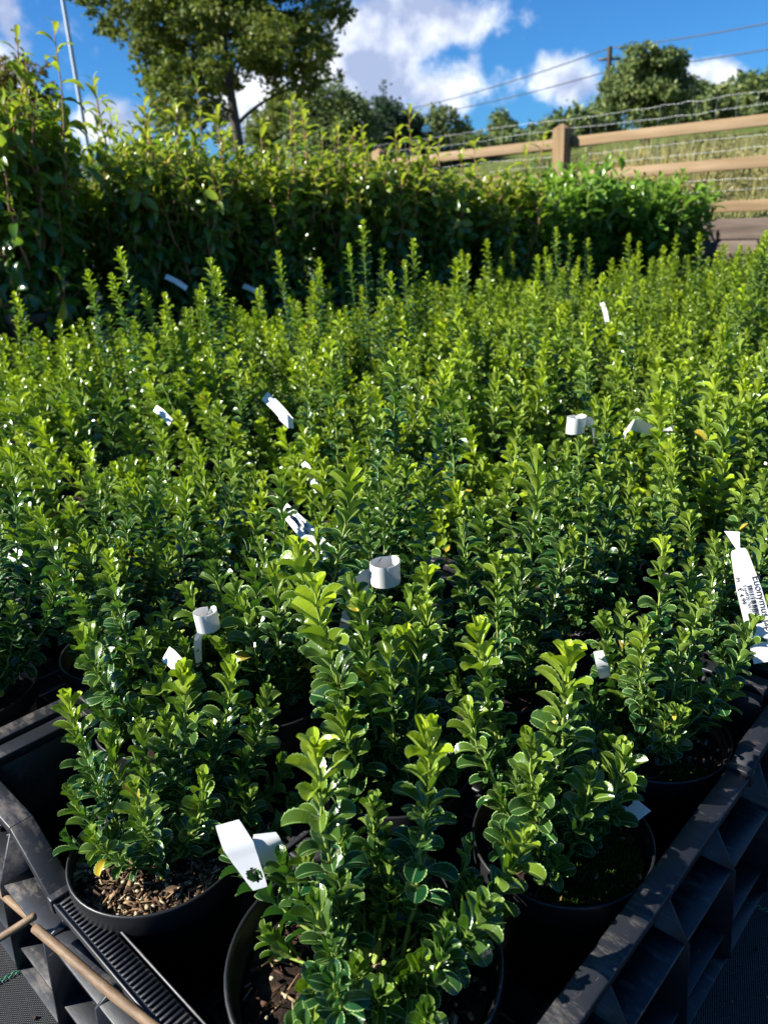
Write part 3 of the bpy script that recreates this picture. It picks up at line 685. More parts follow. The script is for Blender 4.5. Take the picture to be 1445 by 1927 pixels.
def copy_tree(src):
    c_ = src.copy(); COL.objects.link(c_)
    for ch in src.children: d_ = ch.copy(); COL.objects.link(d_); d_.parent = c_
    return c_
rs = np.random.RandomState(42)
spots = []
heroes_xy = [o for o in COL.objects if o.name.startswith('potted_shrub') and o.get('category')]
hxy = np.array([(o.location.x, o.location.y) for o in heroes_xy])
for ci in range(-9, 10):
    for cj in range(0, 11):
        for uu in (.12, .35, .58):
            for vv in (.06, .24, .42, .60):
                U_ = uu+.77*ci; V_ = vv+.70*cj
                if ci < 0 and cj == 0: continue
                
                q = Q0+CU*U_+CV*V_; x, y = q
                if y < .5 or y > 6: continue
                p = (np.array([x, y, .35])-CPOS); z_ = p@FWD; px = 722.5+FPX*(p@RIGHT)/z_
                if px < -160-120/y or px > 1600+120/y: continue
                # far edge of the bed: nearer on the left, farther on the right
                ylim = np.interp(x, [-2.2, -1.2, -.6, 0, 1.2, 2.2, 3], [3.2, 3.3, 3.6, 4.4, 4.9, 5.0, 5.0])
                if y > ylim: continue
                if np.min(np.hypot(hxy[:, 0]-x, hxy[:, 1]-y)) < .135: continue
                if V_ < .6 and -.2 < U_ < .72: continue
                spots.append((x, y, px))
spots.sort(key=lambda t: t[1])
print('bed plants', len(spots))
AREA = [(-1e9, 'left'), (420, 'middle'), (960, 'right')]
for x, y, px in spots:
    fam = near_v if y < 2.3 else far_v
    v_ = fam[rs.randint(len(fam))]
    if v_.name in used: e = copy_tree(v_)
    else: e = v_; used.add(v_.name)
    e.location = (x+rs.normal(0, .02), y+rs.normal(0, .02), .012); e.rotation_euler = (rs.normal(0, .05), rs.normal(0, .05), rs.uniform(0, 6.28)); s_ = rs.uniform(.86, 1.14); e.scale = (s_, s_, s_*rs.uniform(.92, 1.06))
    side = 'left' if px < 420 else ('middle' if px < 960 else 'right')
    depth = 'just behind the nearest crate' if y < 1.35 else ('in the near half of the bed' if y < 2.3 else ('in the far half of the bed' if y < 3.6 else 'in the last rows before the hedge'))
    tag(e, f'upright shrub, {side} of crowd, {depth}', 'potted shrub', GROUP)
for v_ in near_v+far_v:
    if v_.name not in used:
        for ch in list(v_.children): bpy.data.objects.remove(ch)
        bpy.data.objects.remove(v_)
# lone tall shoots seen against the dark hedge
def tall(px, py, Y, label, base_dx=0, seed=0, extra=((-.03, .0, -.06), (.04, .02, -.1))):
    rs = np.random.RandomState(seed); T_ = at(px, py, Y); pos = (T_[0]+base_dx, T_[1]+.02)
    e = empty('potted_shrub', (pos[0], pos[1], .012)); tag(e, label, 'potted shrub', GROUP); lm, sm = MB(), MB(); tl = T_-np.array([pos[0], pos[1], .012])
    shoot(lm, sm, rs, (0, 0, .124), tl, .030, .011, 1, 1.0)
    for d_ in extra: shoot(lm, sm, rs, (0, 0, .124), tl+np.array(d_), .028, .0105, 1, .9)
    for k in range(6):
        a = rs.uniform(0, 6.28); shoot(lm, sm, rs, (0, 0, .124), (.08*math.cos(a), .08*math.sin(a), rs.uniform(.25, .4)), .029, .0108, 1, .7)
    put_pot(e, .09, .15, rs); lm.build('foliage', M_leaf, e); sm.build('stems', M_stem, e)
tall(226, 472, 2.0, 'tall lanky shrub leaning left against the dark hedge, left part of bed', .13, 1)
tall(396, 492, 2.0, 'straight tall shrub left of centre rising against the dark hedge', .02, 2)
tall(166, 515, 2.35, 'thin single-spiked shrub at the far left edge of the bed', .03, 3, ((.03, .02, -.12),))
tall(524, 478, 2.6, 'slim shrub whose thin spike rises below the second hedge tag', .06, 4, ((.12, .0, -.06),))
tall(682, 420, 2.7, 'shrub with the highest thin spike of the bed, near the centre', .0, 5, ((-.05, .02, -.07), (.06, .0, -.09)))
tall(778, 455, 2.5, 'bright tipped tall shrub just right of the highest spike', .0, 6)
tall(1046, 432, 3.4, 'shrub with three thin spikes below the fence post', .05, 7, ((.06, .0, -.03), (.14, .02, -.05)))
tall(1440, 440, 2.9, 'tall dark spiked shrub cut by the right edge of the photo', .0, 8)
tall(735, 520, 2.1, 'upright shrub with pale tips standing behind the two central spikes', .0, 9)
tall(1050, 590, 1.75, 'shrub right of centre with a lime green crown of young leaves', .0, 10)
tall(1345, 715, 1.35, 'bushy tall shrub near the right edge beside the folded white tags', .0, 12, ((-.09, .02, -.04), (.05, 0, -.07)))

# ------------------------------------------------------------------ hedge of potted laurels
def laurel(seed, kind, H, rad, n=14):
    rs = np.random.RandomState(seed); e = empty('laurel_plant'); lm, sm = MB(), MB(); R = .15; Hp = .27
    LL = .088 if kind == 'p' else .12
    allO, allA, allD, allL, allage, alle = [], [], [], [], [], []
    def branch(p0, p3, ln_leaf, gap, bright, r0):
        p0 = np.array(p0, float); p3 = np.array(p3, float); h = p3-p0
        P = bez(p0, p0+h*[.5, .5, .25], p3-np.array([0, 0, np.linalg.norm(h)*.35]), p3, 14); P[1:-1] += rs.normal(0, .006, (12, 3))
        d = np.concatenate([[0], np.cumsum(np.linalg.norm(np.diff(P, axis=0), axis=1))]); tot = d[-1]
        ag = np.clip(1-(tot-d)/.35, .05, 1); sm.tube(P, np.linspace(r0, .0018, 14), np.stack([ag, ag*0, ag*0], 1), sides=5, cap=False)
        k = 0; s_ = tot
        while s_ > tot*.06:
            q = np.array([np.interp(s_, d, P[:, j]) for j in range(3)]); t_ = unit(np.array([np.interp(s_, d, np.gradient(P[:, j], d)) for j in range(3)]))
            th = k*2.4+rs.normal(0, .3); a = unit(np.cross(t_, [.2, .9, .1])); b_ = np.cross(t_, a); D_ = math.cos(th)*a+math.sin(th)*b_
            allO.append(q); allA.append(t_); allD.append(D_); allL.append(ln_leaf*min(1, .45+k*.12)*rs.uniform(.8, 1.15))
            allage.append(max(0, 1-k/9)*bright*rs.uniform(.6, 1.1)); alle.append(1.15-.09*min(k, 8)+rs.normal(0, .15)); k += 1; s_ -= gap*min(1, .3+k*.15)*rs.uniform(.8, 1.2)
    for k in range(n):
        a = 2*math.pi*(k+rs.uniform(0, .8))/n; r = rad*math.sqrt(rs.uniform(.02, 1)); lead = k % 6 == 0; top = H*rs.uniform(.70, .86)*(1-.12*(r/rad)**2) if kind == 'p' else H*rs.uniform(.8, 1.)
        if lead and kind == 'p': top = H*rs.uniform(.86, 1.0)
        tip = (math.cos(a)*r, math.sin(a)*r, top)
        branch((math.cos(a)*.02, math.sin(a)*.02, Hp-.03), tip, LL, .021 if kind == 'p' else .03, 1, .008)
        for m_ in range(10):
            f = rs.uniform(.05, .92 if not (lead and kind == 'p') else .7); b0 = np.array([math.cos(a)*r*f, math.sin(a)*r*f, Hp+(top-Hp)*f*.85]); aa_ = rs.uniform(0, 6.28); ll = rs.uniform(.10, .24)
            branch(b0, b0+np.array([math.cos(aa_)*ll*.7, math.sin(aa_)*ll*.7, ll*rs.uniform(.5, 1)]), LL*.92, .022 if kind == 'p' else .03, .4 if f < .6 else .8, .003)
    for k in range(16):
        a = rs.uniform(0, 6.28); q_ = .05+rs.uniform(0, .05)
        branch((math.cos(a)*q_, math.sin(a)*q_, Hp), (math.cos(a)*rs.uniform(.16, .26), math.sin(a)*rs.uniform(.16, .26), rs.uniform(.16, .42)), LL, .022, .05, .003)
    n_ = len(allO); ar = np.array
    leaves(lm, rs, ar(allO), unit(ar(allA)), unit(ar(allD)), ar(allL), rs.uniform(.33, .42, n_) if kind == 'p' else rs.uniform(.34, .42, n_), ar(alle), rs.uniform(.7, 1.5, n_) if kind == 'p' else rs.uniform(.3, .8, n_), rs.uniform(.2, .5, n_), np.clip(ar(allage)*1.25+np.clip((ar(allO)[:, 2]-.45*H)/(.5*H), 0, 1)*rs.uniform(0, .75, n_), 0, 1), rs.uniform(0, 1, n_), ns=6, cross=(-1, 0, 1), serr=0, shape='el', marg=.0)  # leaves yellower with height: new growth, plus sunlight painted into the upper canopy
    # big pot
    pm = pot_mb(R, Hp, 32); 
    lm.build('foliage', M_laurel if kind == 'p' else M_cherry, e); sm.build('stems', M_rstem if kind == 'p' else M_stem, e); pm.build('pot', M_pot, e)
    soil_mb(R*.9, Hp-.03, rs, 6, 24).build('soil', M_soil, e)
    return e
LP = [laurel(300+i, 'p', 1.0, .26) for i in range(4)]
LC = [laurel(320+i, 'c', 1.0, .26, 12) for i in range(3)]
# front row from left to right: x, y, height, kind
row = []
hl = [(-2.35, 3.35, 1.52), (-1.95, 3.55, 1.46), (-1.50, 3.75, 1.44), (-1.16, 3.98, 1.26), (-.84, 4.12, 1.30), (-.52, 4.32, 1.24), (-.20, 4.5, 1.20), (.12, 4.68, 1.22), (.44, 4.86, 1.08), (.78, 5.0, 1.02)]
for i, (x, y, h) in enumerate(hl): row.append((x, y, h, 'p', i))
hc = [(1.05, 5.25, .94), (1.38, 5.38, 1.06), (1.70, 5.50, .98), (1.97, 5.6, 1.0), (2.16, 5.68, .93)]
for i, (x, y, h) in enumerate(hc): row.append((x, y, h, 'c', i))
row = [(x+rs.normal(0, .03), y+rs.normal(0, .07), h*rs.uniform(.93, 1.08), k, i) for x, y, h, k, i in row]
back = [(x+.1*rs.normal()-.18, y+.42, h*rs.uniform(.88, 1.04), k, i+50) for x, y, h, k, i in row]
where = ['at the far left edge', 'second from the left edge', 'with the tallest leaning leader beside the light mast', 'just right of the light mast', 'below the left side of the big tree', 'below the big tree trunk', 'with reddish leaders left of centre', 'at the centre of the hedge', 'left of the leaning orange tips', 'where the laurel hedge meets the glossy broad-leaved plants']
wherec = ['leftmost of the bright broad-leaved ones', 'below the fence post', 'right of the fence post', 'below the middle rail of the fence', 'at the right end of the hedge beside the board wall']
useL = set(); seq = {}
for x, y, h, k, i in row+back:
    fam = LP if k == 'p' else LC; v_ = fam[i % len(fam)]
    if v_.name in useL: e = copy_tree(v_)
    else: e = v_; useL.add(v_.name)
    e.location = (x, y, 0); e.rotation_euler = (0, 0, rs.uniform(0, 6.28)); s_ = rs.uniform(.95, 1.15); e.scale = (s_, s_, h*(1.1 if k == 'p' else .93))
    if i < 50:
        lb = ('dark laurel with reddish stems ' + where[i]) if k == 'p' else ('bright green broad-leaved laurel ' + wherec[i])
    else: lb = 'dark laurel in the second row of the hedge behind the reddish stemmed ones' if k == 'p' else 'broad-leaved laurel in the second row near the fence'
    tag(e, lb, 'laurel', 'potted laurels standing in a hedge behind the bed')
for v_ in LP+LC:
    if v_.name not in useL:
        for ch in list(v_.children): bpy.data.objects.remove(ch)
        bpy.data.objects.remove(v_)

# ------------------------------------------------------------------ tags
def strap(name, pts, wid, width, label, parent=None, hole=None, th=.0006, n=28, group=None):
    """flat plastic strip along 3D polyline pts, width vectors wid (interpolated)"""
    pts = np.array(pts, float); wid = unit(np.array(wid, float)); m_ = len(pts)
    d = np.linspace(0, m_-1, n)
    def cr_(P):
        out = []
        for t_ in d:
            i = min(int(t_), m_-2); f = t_-i; p0 = P[max(i-1, 0)]; p1 = P[i]; p2 = P[i+1]; p3 = P[min(i+2, m_-1)]
            out.append(.5*((2*p1)+(-p0+p2)*f+(2*p0-5*p1+4*p2-p3)*f*f+(-p0+3*p1-3*p2+p3)*f**3))
        return np.array(out)
    C_ = cr_(pts); K_ = 15 if hole else 7; Wd = unit(cr_(wid)); ww = np.interp(d, np.linspace(0, m_-1, len(width)), width)
    Nn = unit(np.cross(np.gradient(C_, axis=0), Wd)); mb = MB(); K = K_; us = np.linspace(-1, 1, K)
    for side in (1, -1):
        V = C_[:, None]+us[None, :, None]*Wd[:, None]*ww[:, None, None]/2+Nn[:, None]*th*side/2
        ii, jj = np.meshgrid(np.arange(n-1), np.arange(K-1), indexing='ij'); ii, jj = ii.ravel(), jj.ravel()
        if hole:
            dl = np.concatenate([[0], np.cumsum(np.linalg.norm(np.diff(C_, axis=0), axis=1))]); keep = ((dl[ii]+dl[ii+1])/2-dl[-1]*hole[0])**2+(((jj+.5)/(K-1)*2-1-hole[2])*ww[ii]/2)**2 > hole[1]**2; ii, jj = ii[keep], jj[keep]
        q = ii*K+jj; F = np.stack([q, q+1, q+K+1, q+K], 1)
        if side == 1: F = F[:, ::-1]
        mb.add(V.reshape(-1, 3), F)
    o = mb.build(name, M_tag)
    if label: tag(o, label, 'plant tag', 'white plastic tags on the potted shrubs')
    return o
def loop(px, py, Y, r, h, tail, label, seed=0, tilt=0., tw=.018):
    """strap ring round a stem with its tail"""
    c_ = at(px, py, Y); pts, wid = [], []
    ax = unit(np.array([tilt, -.25, 1.]))
    for t_ in np.linspace(-.35, 2*math.pi*.93, 12):
        pts.append(c_+r*np.array([math.cos(t_+1.9), math.sin(t_+1.9), 0])+ax*(.0006*t_)); wid.append(ax)
    for q, w_ in tail: pts.append(np.array(q)); wid.append(w_)
    k = len(pts); return strap('plant_tag', pts, wid, [h]*11+[tw]*(k-11), label, n=60)
X_ = np.array([1., 0, 0])
p_ = at(390, 1180, .83)
loop(390, 1168, .83, .0140, .028, [(p_+[-.016, .012, -.02], (1, .3, .2)), (p_+[-.02, .012, -.06], (.5, .9, .1))], 'white tag rolled round a stem in the left foreground', 1, tw=.010)
q_ = at(690, 1075, .91); q2 = at(655, 1180, .90); q3 = at(648, 1250, .90)
loop(725, 1078, .90, .019, .034, [(q_, (1, .2, .3)), (q2, (1, .1, .15)), (q3, (1, 0, .1))], 'white tag looped round a stem at the centre, its long grey strip hanging down', 2, tw=.026)
loop(1083, 800, 1.42, .017, .034, [(at(1112, 795, 1.44), (.1, 0, 1)), (at(1118, 825, 1.45), (.1, .1, 1))], 'white tag curled like a cup round a stem on the right', 3)
strap('plant_tag', [at(1172, 828, 1.42), at(1188, 800, 1.38), at(1215, 806, 1.40), at(1240, 815, 1.43), at(1268, 812, 1.42)], [(0, .1, 1), (.3, -.4, 1), (.1, .3, 1), (0, -.2, 1), (0, 0, 1)], [.026, .028, .02, .012, .028], 'white folded tag with a pinched middle, right of the cup-shaped tag')
strap('plant_tag', [at(1240, 812, 1.44), at(1250, 836, 1.43), at(1272, 842, 1.42)], [(0, .3, 1), (-.3, 0, 1), (-.3, 0, 1)], [.006, .014, .016], 'small white tag end under the pinched folded tag')
def flat_tag(px0, py0, px1, py1, Y0, Y1, w, label, lean=(0, -.35, 1), hole=None):
    a, b2 = at(px0, py0, Y0), at(px1, py1, Y1); d = unit(b2-a); wv_ = unit(np.cross(d, np.array([-.25, -1, .35]))); mid_ = (a+b2)/2+np.array([0, -.004, .006])
    return strap('plant_tag', [a, mid_, b2], [wv_]*3, [w, w, w], label, hole=hole, n=20), a, b2, wv_
# printed tags: text lies on the tag
def text_on(s, org, xdir, ydir, size, parent, name='lettering'):
    cu = bpy.data.curves.new(name, 'FONT'); cu.body = s; cu.size = size; cu.extrude = .00008; cu.materials.append(M_ink)
    tmp = bpy.data.objects.new(name, cu); me = bpy.data.meshes.new_from_object(tmp); me.materials.clear(); me.materials.append(M_ink); bpy.data.objects.remove(tmp)
    o = bpy.data.objects.new(name, me); COL.objects.link(o); x = unit(np.array(xdir, float)); y = unit(np.array(ydir)-x*np.dot(x, ydir)); z = np.cross(x, y)
    o.matrix_world = Matrix(((x[0], y[0], z[0], org[0]), (x[1], y[1], z[1], org[1]), (x[2], y[2], z[2], org[2]), (0, 0, 0, 1)))
    o.parent = parent; return o
def bars(org, xdir, ydir, w, h, parent, seed=0):
    r = np.random.RandomState(seed); mb = MB(); x = unit(np.array(xdir, float)); y = unit(np.array(ydir)-x*np.dot(x, ydir)); z = np.cross(x, y); s_ = 0
    while s_ < w:
        bw = r.choice([.0006, .0011, .0017]); M4 = np.eye(4); M4[:3, 0] = x; M4[:3, 1] = y; M4[:3, 2] = z; M4[:3, 3] = org
        mb.box((s_, 0, 0), (s_+bw, h, .0001), None, M4); s_ += bw+r.choice([.0006, .001, .0014])
    return mb.build('barcode', M_ink, parent, smooth=False)
# big price tag at the right edge
a = at(1390, 1040, .83); b2 = at(1444, 1245, .78); d = unit(b2-a); wv_ = unit(np.cross(d, np.array([-.35, -1, .45])))
if wv_[0] < 0: wv_ = -wv_
tg = strap('plant_tag', [a-d*.018+[0, .01, .004], a-d*.006, a, (a*2+b2)/3, (a+b2*2)/3, b2], [unit(wv_+d*.3), wv_, wv_, wv_, wv_, wv_], [.017, .004, .018, .027, .029, .031], 'printed price tag with barcode hanging at the right edge of the bed', n=40)
nn_ = np.cross(d, wv_); nn_ = nn_ if nn_[1] < 0 else -nn_
off = nn_*.0011
ydir = wv_
L_t = np.linalg.norm(b2-a)
text_on('Euonymus jap.', a+d*.030+wv_*.0065+off, d, ydir, .0120, tg)
bars(a+d*.040+wv_*-.0015+off, d, ydir, .046, .0055, tg, 1)
text_on('5164920 76577', a+d*.038+wv_*-.0058+off, d, ydir, .0054, tg)
text_on('\u20ac 4.99', a+d*.040+wv_*-.0122+off, d, ydir, .0078, tg)
text_on('M', a+d*.028+wv_*-.0115+off, d, ydir, .0065, tg)
# diagonal tag
a = at(533, 955, 1.14); b2 = at(622, 1050, 1.06); d = unit(b2-a); wv_ = unit(np.cross(d, np.array([-.2, -1, .5]))); wv_ = wv_ if wv_[2] > 0 else -wv_
tg = strap('plant_tag', [a-d*.02+[0, 0, .004], a-d*.006, a, (a+b2)/2, b2], [unit(wv_+d*.4), wv_, wv_, wv_, wv_], [.018, .004, .018, .026, .027], 'printed tag lying diagonally between stems left of centre', n=36)
nn_ = np.cross(d, wv_); nn_ = nn_ if nn_[1] < 0 else -nn_
text_on('Euonymus jap.', a+d*.010+wv_*.005+nn_*.0011, d, wv_, .0085, tg); bars(a+d*.014-wv_*.002+nn_*.0011, d, wv_, .05, .005, tg, 2); text_on('\u20ac 4.99', a+d*.012-wv_*.009+nn_*.0011, d, wv_, .006, tg)
# tag in the front: bent over with a round slot
p0 = at(428, 1548, .53); p1 = at(462, 1618, .515); p2 = at(490, 1672, .505)
strap('plant_tag', [p0, at(448, 1590, .52), p1, p2], [(1, .2, .1)]*4, [.020, .026, .022, .012], 'bent white tag between the mulched pot and the front pot', n=60, hole=(.80, .0065, .1))
strap('plant_tag', [at(498, 1568, .55), at(505, 1600, .54), at(512, 1640, .545)], [(1, .3, -.2), (1, .6, 0), (1, .2, .2)], [.020, .028, .016], 'grey shaded tag half hidden behind the bent white one', n=20)
# notched tag at right
p0 = at(1150, 1488, .62); p1 = at(1180, 1520, .61); p2 = at(1206, 1540, .60)
strap('plant_tag', [at(1140, 1475, .63), p0, p1, p2], [(.55, -.2, .8)]*4, [.028, .030, .030, .028], 'pale notched tag standing over the mossy pot', n=60, hole=(.5, .0085, .3))
strap('plant_tag', [at(1125, 1225, .80), at(1132, 1250, .79), at(1138, 1275, .79)], [(1, .2, 0)]*3, [.012, .015, .014], 'small white tag end right of the front spike', n=10)
flat_tag(498, 745, 548, 798, 1.85, 1.75, .024, 'white tag slanting down between blurred shrubs left of centre')
strap('plant_tag', [at(525, 782, 1.55), at(540, 790, 1.52), at(552, 798, 1.53)], [(0, .2, 1)]*3, [.014, .03, .018], 'bright curled end of the slanting white tag', n=12)
flat_tag(292, 768, 322, 795, 1.75, 1.7, .016, 'small pale tag deep in the left of the bed')
flat_tag(18, 1040, 62, 1075, 1.15, 1.1, .03, 'grey-white tag behind the stems at the left edge')
flat_tag(312, 1230, 345, 1262, .80, .78, .02, 'small white tag behind the leaning left stems')
flat_tag(1132, 570, 1142, 608, 2.75, 2.7, .014, 'crumpled white tag far off in the right of the bed')
flat_tag(1012, 738, 1028, 775, 1.8, 1.75, .009, 'thin white tag glinting left of the cup-shaped tag')
flat_tag(1370, 765, 1388, 785, 1.7, 1.65, .02, 'small white tag near the right edge above the price tag')
flat_tag(312, 520, 352, 543, 3.75, 3.7, .024, 'pale tag on the hedge pots, left one of two')
flat_tag(458, 538, 494, 556, 4.0, 3.95, .024, 'pale tag on the hedge pots, right one of two')
flat_tag(572, 870, 598, 925, 1.52, 1.46, .014, 'bluish shaded tag above the diagonal printed one')

# ------------------------------------------------------------------ canes at lower left
def cane(p, q, r, label, seed=0):
    rs = np.random.RandomState(seed); p, q = np.array(p), np.array(q); L_ = np.linalg.norm(q-p); n = 40; t_ = np.linspace(0, 1, n)
    P = np.array([(0, 0, x) for x in t_*L_]); P[:, 0] += .0006*np.sin(t_*9+seed)
    rad = np.full(n, r)*(1+.02*np.sin(t_*20)); rad[0] = r*.55; rad[-1] = r*.55; P[1, 2] = r*.35; P[-2, 2] = L_-r*.35
    for nd in (.42, .78): rad += r*.10*np.exp(-((t_-nd)/.012)**2)
    mb = MB(); mb.tube(P, rad, sides=16); o = mb.build('bamboo_cane', M_cane); tag(o, label, 'cane', 'bamboo canes lying beside the nearest crate')
    o.location = p; o.rotation_euler = Vector(q-p).to_track_quat('Z', 'Y').to_euler(); return o
c2a, c2b = onz(64, 1746, .145), onz(290, 1932, .142)
cane(c2a, c2a+(c2b-c2a)*1.7, .0044, 'bamboo cane running down to the bottom edge along the crate', 1)
c1a, c1b = onz(-60, 1628, .085), onz(78, 1742, .115); c1a = c1b+(c1a-c1b)*(.11/.03)
cane(c1a, c1b, .0043, 'bamboo cane entering from the left edge, upper of the crossing pair', 2)
c3a, c3b = onz(-60, 1802, .11), onz(68, 1722, .142); c3a = c3b+(c3a-c3b)*(.136/.032)
cane(c3a, c3b, .0038, 'short reddish cane crossing over the end of the others', 3)

# crumbs, dead leaves and compost spilled on the fabric
rs = np.random.RandomState(9); mb = MB()
for k in range(2600):
    if rs.uniform() < .5: q = cw(rs.uniform(-.75, -.06), rs.uniform(-.1, 1.3))
    else: q = cw(rs.uniform(-.2, 2.5), rs.uniform(-.9, -.06))
    a = rs.uniform(0, 3.14); M4 = np.eye(4); M4[:3, :3] = np.array(Matrix.Rotation(a, 3, 'Z')); M4[:3, 3] = (q[0], q[1], .0015)
    L_, w_ = (rs.uniform(.004, .014), rs.uniform(.0006, .0014)) if rs.uniform() < .35 else (rs.uniform(.0012, .0035),)*2
    mb.box((-L_/2, -w_/2, -.001), (L_/2, w_/2, .0012), (0, 0, rs.uniform()), M4)
for k in range(46):
    q = cw(rs.uniform(-.7, -.08), rs.uniform(.0, 1.3)) if k % 2 else cw(rs.uniform(-.1, 2.0), rs.uniform(-.8, -.08)); litter_leaf(mb, rs, q[0], q[1], .003, rs.uniform(.012, .03))
tag(mb.build('ground_litter', M_chip, smooth=False), 'crumbs of compost and dead leaves on the black fabric', 'litter', kind='stuff')

# ------------------------------------------------------------------ trees
def leafcloud(mb, rs, blobs, n, size, shell=.55, dens=None):
    blobs = np.array(blobs, float); vol = (blobs[:, 3]*blobs[:, 4]*blobs[:, 5])**.8; pick = rs.choice(len(blobs), n, p=vol/vol.sum()); B_ = blobs[pick]
    # clumps within each blob
    nc = 26; cd = rs.normal(0, 1, (len(blobs), nc, 3)); cd = unit(cd)*(shell+(1.02-shell)*rs.uniform(0, 1, (len(blobs), nc, 1)))
    cr_ = rs.uniform(.12, .30, (len(blobs), nc)); ck = rs.randint(0, nc, n)
    loc = cd[pick, ck]+rs.normal(0, 1, (n, 3))*cr_[pick, ck][:, None]*.6
    P = B_[:, :3]+loc*B_[:, 3:6]
    clump_shade = rs.uniform(0, 1, (len(blobs), nc))[pick, ck]
    A_ = unit(rs.normal(0, 1, (n, 3))+[0, 0, .6]); D_ = unit(np.cross(A_, rs.normal(0, 1, (n, 3))))
    s_ = size*rs.uniform(.6, 1.3, n)
    S_ = np.cross(D_, A_)
    V = np.stack([P, P+D_*s_[:, None]*.5-S_*s_[:, None]*.3+A_*s_[:, None]*.1, P+D_*s_[:, None], P+D_*s_[:, None]*.5+S_*s_[:, None]*.3+A_*s_[:, None]*.1], 1)
    C = np.zeros((n, 4, 3)); C[..., 0] = (np.clip(clump_shade-.55, 0, 1)*1.6*rs.uniform(.3, 1, n))[:, None]; C[..., 2] = (clump_shade*.5+rs.uniform(0, .5, n))[:, None]
    mb.add(V.reshape(-1, 3), np.arange(n*4).reshape(-1, 4), C.reshape(-1, 3))
def limb(mb, rs, p, q, r0, r1):
    p, q = np.array(p, float), np.array(q, float); L_ = np.linalg.norm(q-p); P = bez(p, p+(q-p)*.33+rs.normal(0, .05, 3)*L_, p+(q-p)*.66+rs.normal(0, .05, 3)*L_+[0, 0, .05*L_], q, 12); mb.tube(P, np.linspace(r0, r1, 12), (.6, 0, 0), sides=8)
def tree(name, Y, trunk_px, blobs_px, label, m, nleaf, lsize, trunk_r, base_z, depth=.8, seed=0, cat='tree', nlimb=14):
    """blobs_px: crown masses measured on the photograph (px,py,r) and set at their real distance and size"""
    rs = np.random.RandomState(seed); base = at(trunk_px[0], trunk_px[1], Y); base[2] = base_z; e = empty(name, base); tag(e, label, cat)
    rY = Y/FPX*1.05; bl = []
    Rall = max(abs(b_[0]-trunk_px[0]) for b_ in blobs_px)*rY
    for b_ in blobs_px:
        c_ = at(b_[0], b_[1], Y)-base; r = b_[2]*rY
        lim = math.sqrt(max(.05, 1-(c_[0]/(Rall*1.15))**2))*Rall*depth
        for k in range(2): bl.append((c_[0]+rs.normal(0, r*.15), rs.uniform(-lim, lim), c_[2]+rs.normal(0, r*.12), r, r, r*.85))
    cm, tm = MB(), MB(); leafcloud(cm, rs, bl, nleaf, lsize)
    top = max(b_[2] for b_ in bl); P = bez(np.zeros(3), np.array([.03*top, 0, top*.3]), np.array([-.03*top, 0, top*.55]), np.array([.02, 0, top*.85]), 20)
    tm.tube(P, np.linspace(trunk_r*1.25, trunk_r*.25, 20), (.4, 0, 0), sides=12)
    for k in range(nlimb):
        b_ = bl[rs.randint(len(bl))]; zs_ = max(.12*top, min(.8*top, b_[2]-abs(b_[0])*.6)); p = np.array([0, 0, zs_]); limb(tm, rs, p, b_[:3], trunk_r*.3, trunk_r*.06)
    cm.build('crown', m, e, smooth=False); tm.build('trunk', M_bark, e); return e
big = [(430, 145, 26), (410, 165, 20), (480, 130, 22), (400, 130, 26), (470, 60, 40), (200, 30, 24), (240, 50, 28), (225, 70, 14), (285, 30, 45), (350, 15, 55), (420, 10, 60), (490, 15, 50), (540, 40, 42), (585, 85, 30), (560, 130, 30), (625, 10, 24), (652, 14, 14), (600, 55, 22), (300, 90, 42), (345, 85, 45), (400, 70, 36), (500, 70, 36), (535, 110, 36), (275, 135, 26), (320, 145, 36), (360, 165, 36), (345, 210, 30), (385, 195, 26), (500, 150, 18), (560, 150, 16), (600, 118, 18), (638, 122, 9), (420, 130, 22), (300, 190, 18), (330, 240, 28), (380, 230, 24), (500, 112, 26), (475, 95, 22),
       (290, -40, 50), (350, -70, 60), (420, -110, 70), (500, -80, 60), (570, -40, 45), (620, -30, 30), (460, -160, 60), (380, -150, 55), (540, -130, 50)]
tree('broadleaf_tree', 17, (450, 300), big, 'big broadleaf tree with dark trunk and gappy crown rising above the hedge', M_tree, 66000, .10, .13, 0, .55, 1)
tree('round_tree', 30, (620, 320), [(620, 225, 62), (590, 250, 50), (655, 240, 48), (625, 190, 36), (600, 205, 32), (650, 205, 30), (560, 275, 30), (690, 280, 26), (620, 290, 60), (580, 200, 14)], 'rounded light green tree right of the big tree, below the clouds', M_treeb, 16000, .15, .2, 0, .8, 2)
tree('small_tree', 32, (520, 300), [(515, 215, 26), (535, 190, 20), (500, 240, 28), (530, 250, 30), (480, 255, 22), (555, 215, 18), (505, 275, 30)], 'olive green tree between the big trunk and the rounded tree', M_tree, 9000, .14, .15, 0, .8, 3)
tree('conifer_tree', 34, (722, 330), [(722, 165, 8), (722, 185, 16), (715, 210, 26), (730, 235, 36), (700, 255, 36), (750, 250, 32), (770, 225, 18), (760, 265, 36), (700, 215, 12), (745, 200, 10), (690, 275, 34)], 'dark pointed conifer standing under the white clouds', M_pine, 12000, .13, .18, 0, .8, 4, 'tree')
tree('hill_tree', 36, (830, 340), [(800, 250, 26), (830, 230, 24), (855, 245, 24), (815, 275, 34), (860, 275, 30), (885, 285, 24), (790, 280, 30), (840, 290, 36), (825, 212, 10)], 'pale green bushy tree behind the orange hedge tips, right of the conifer', M_treeb, 10000, .15, .15, .3, .8, 5)
tree('hill_tree', 44, (942, 290), [(942, 225, 14), (935, 240, 18), (955, 240, 16), (945, 255, 22), (925, 265, 18), (970, 265, 20)], 'small hazy tree alone in the gap left of the fence post', M_treeb, 5000, .16, .12, 1.2, .8, 6)
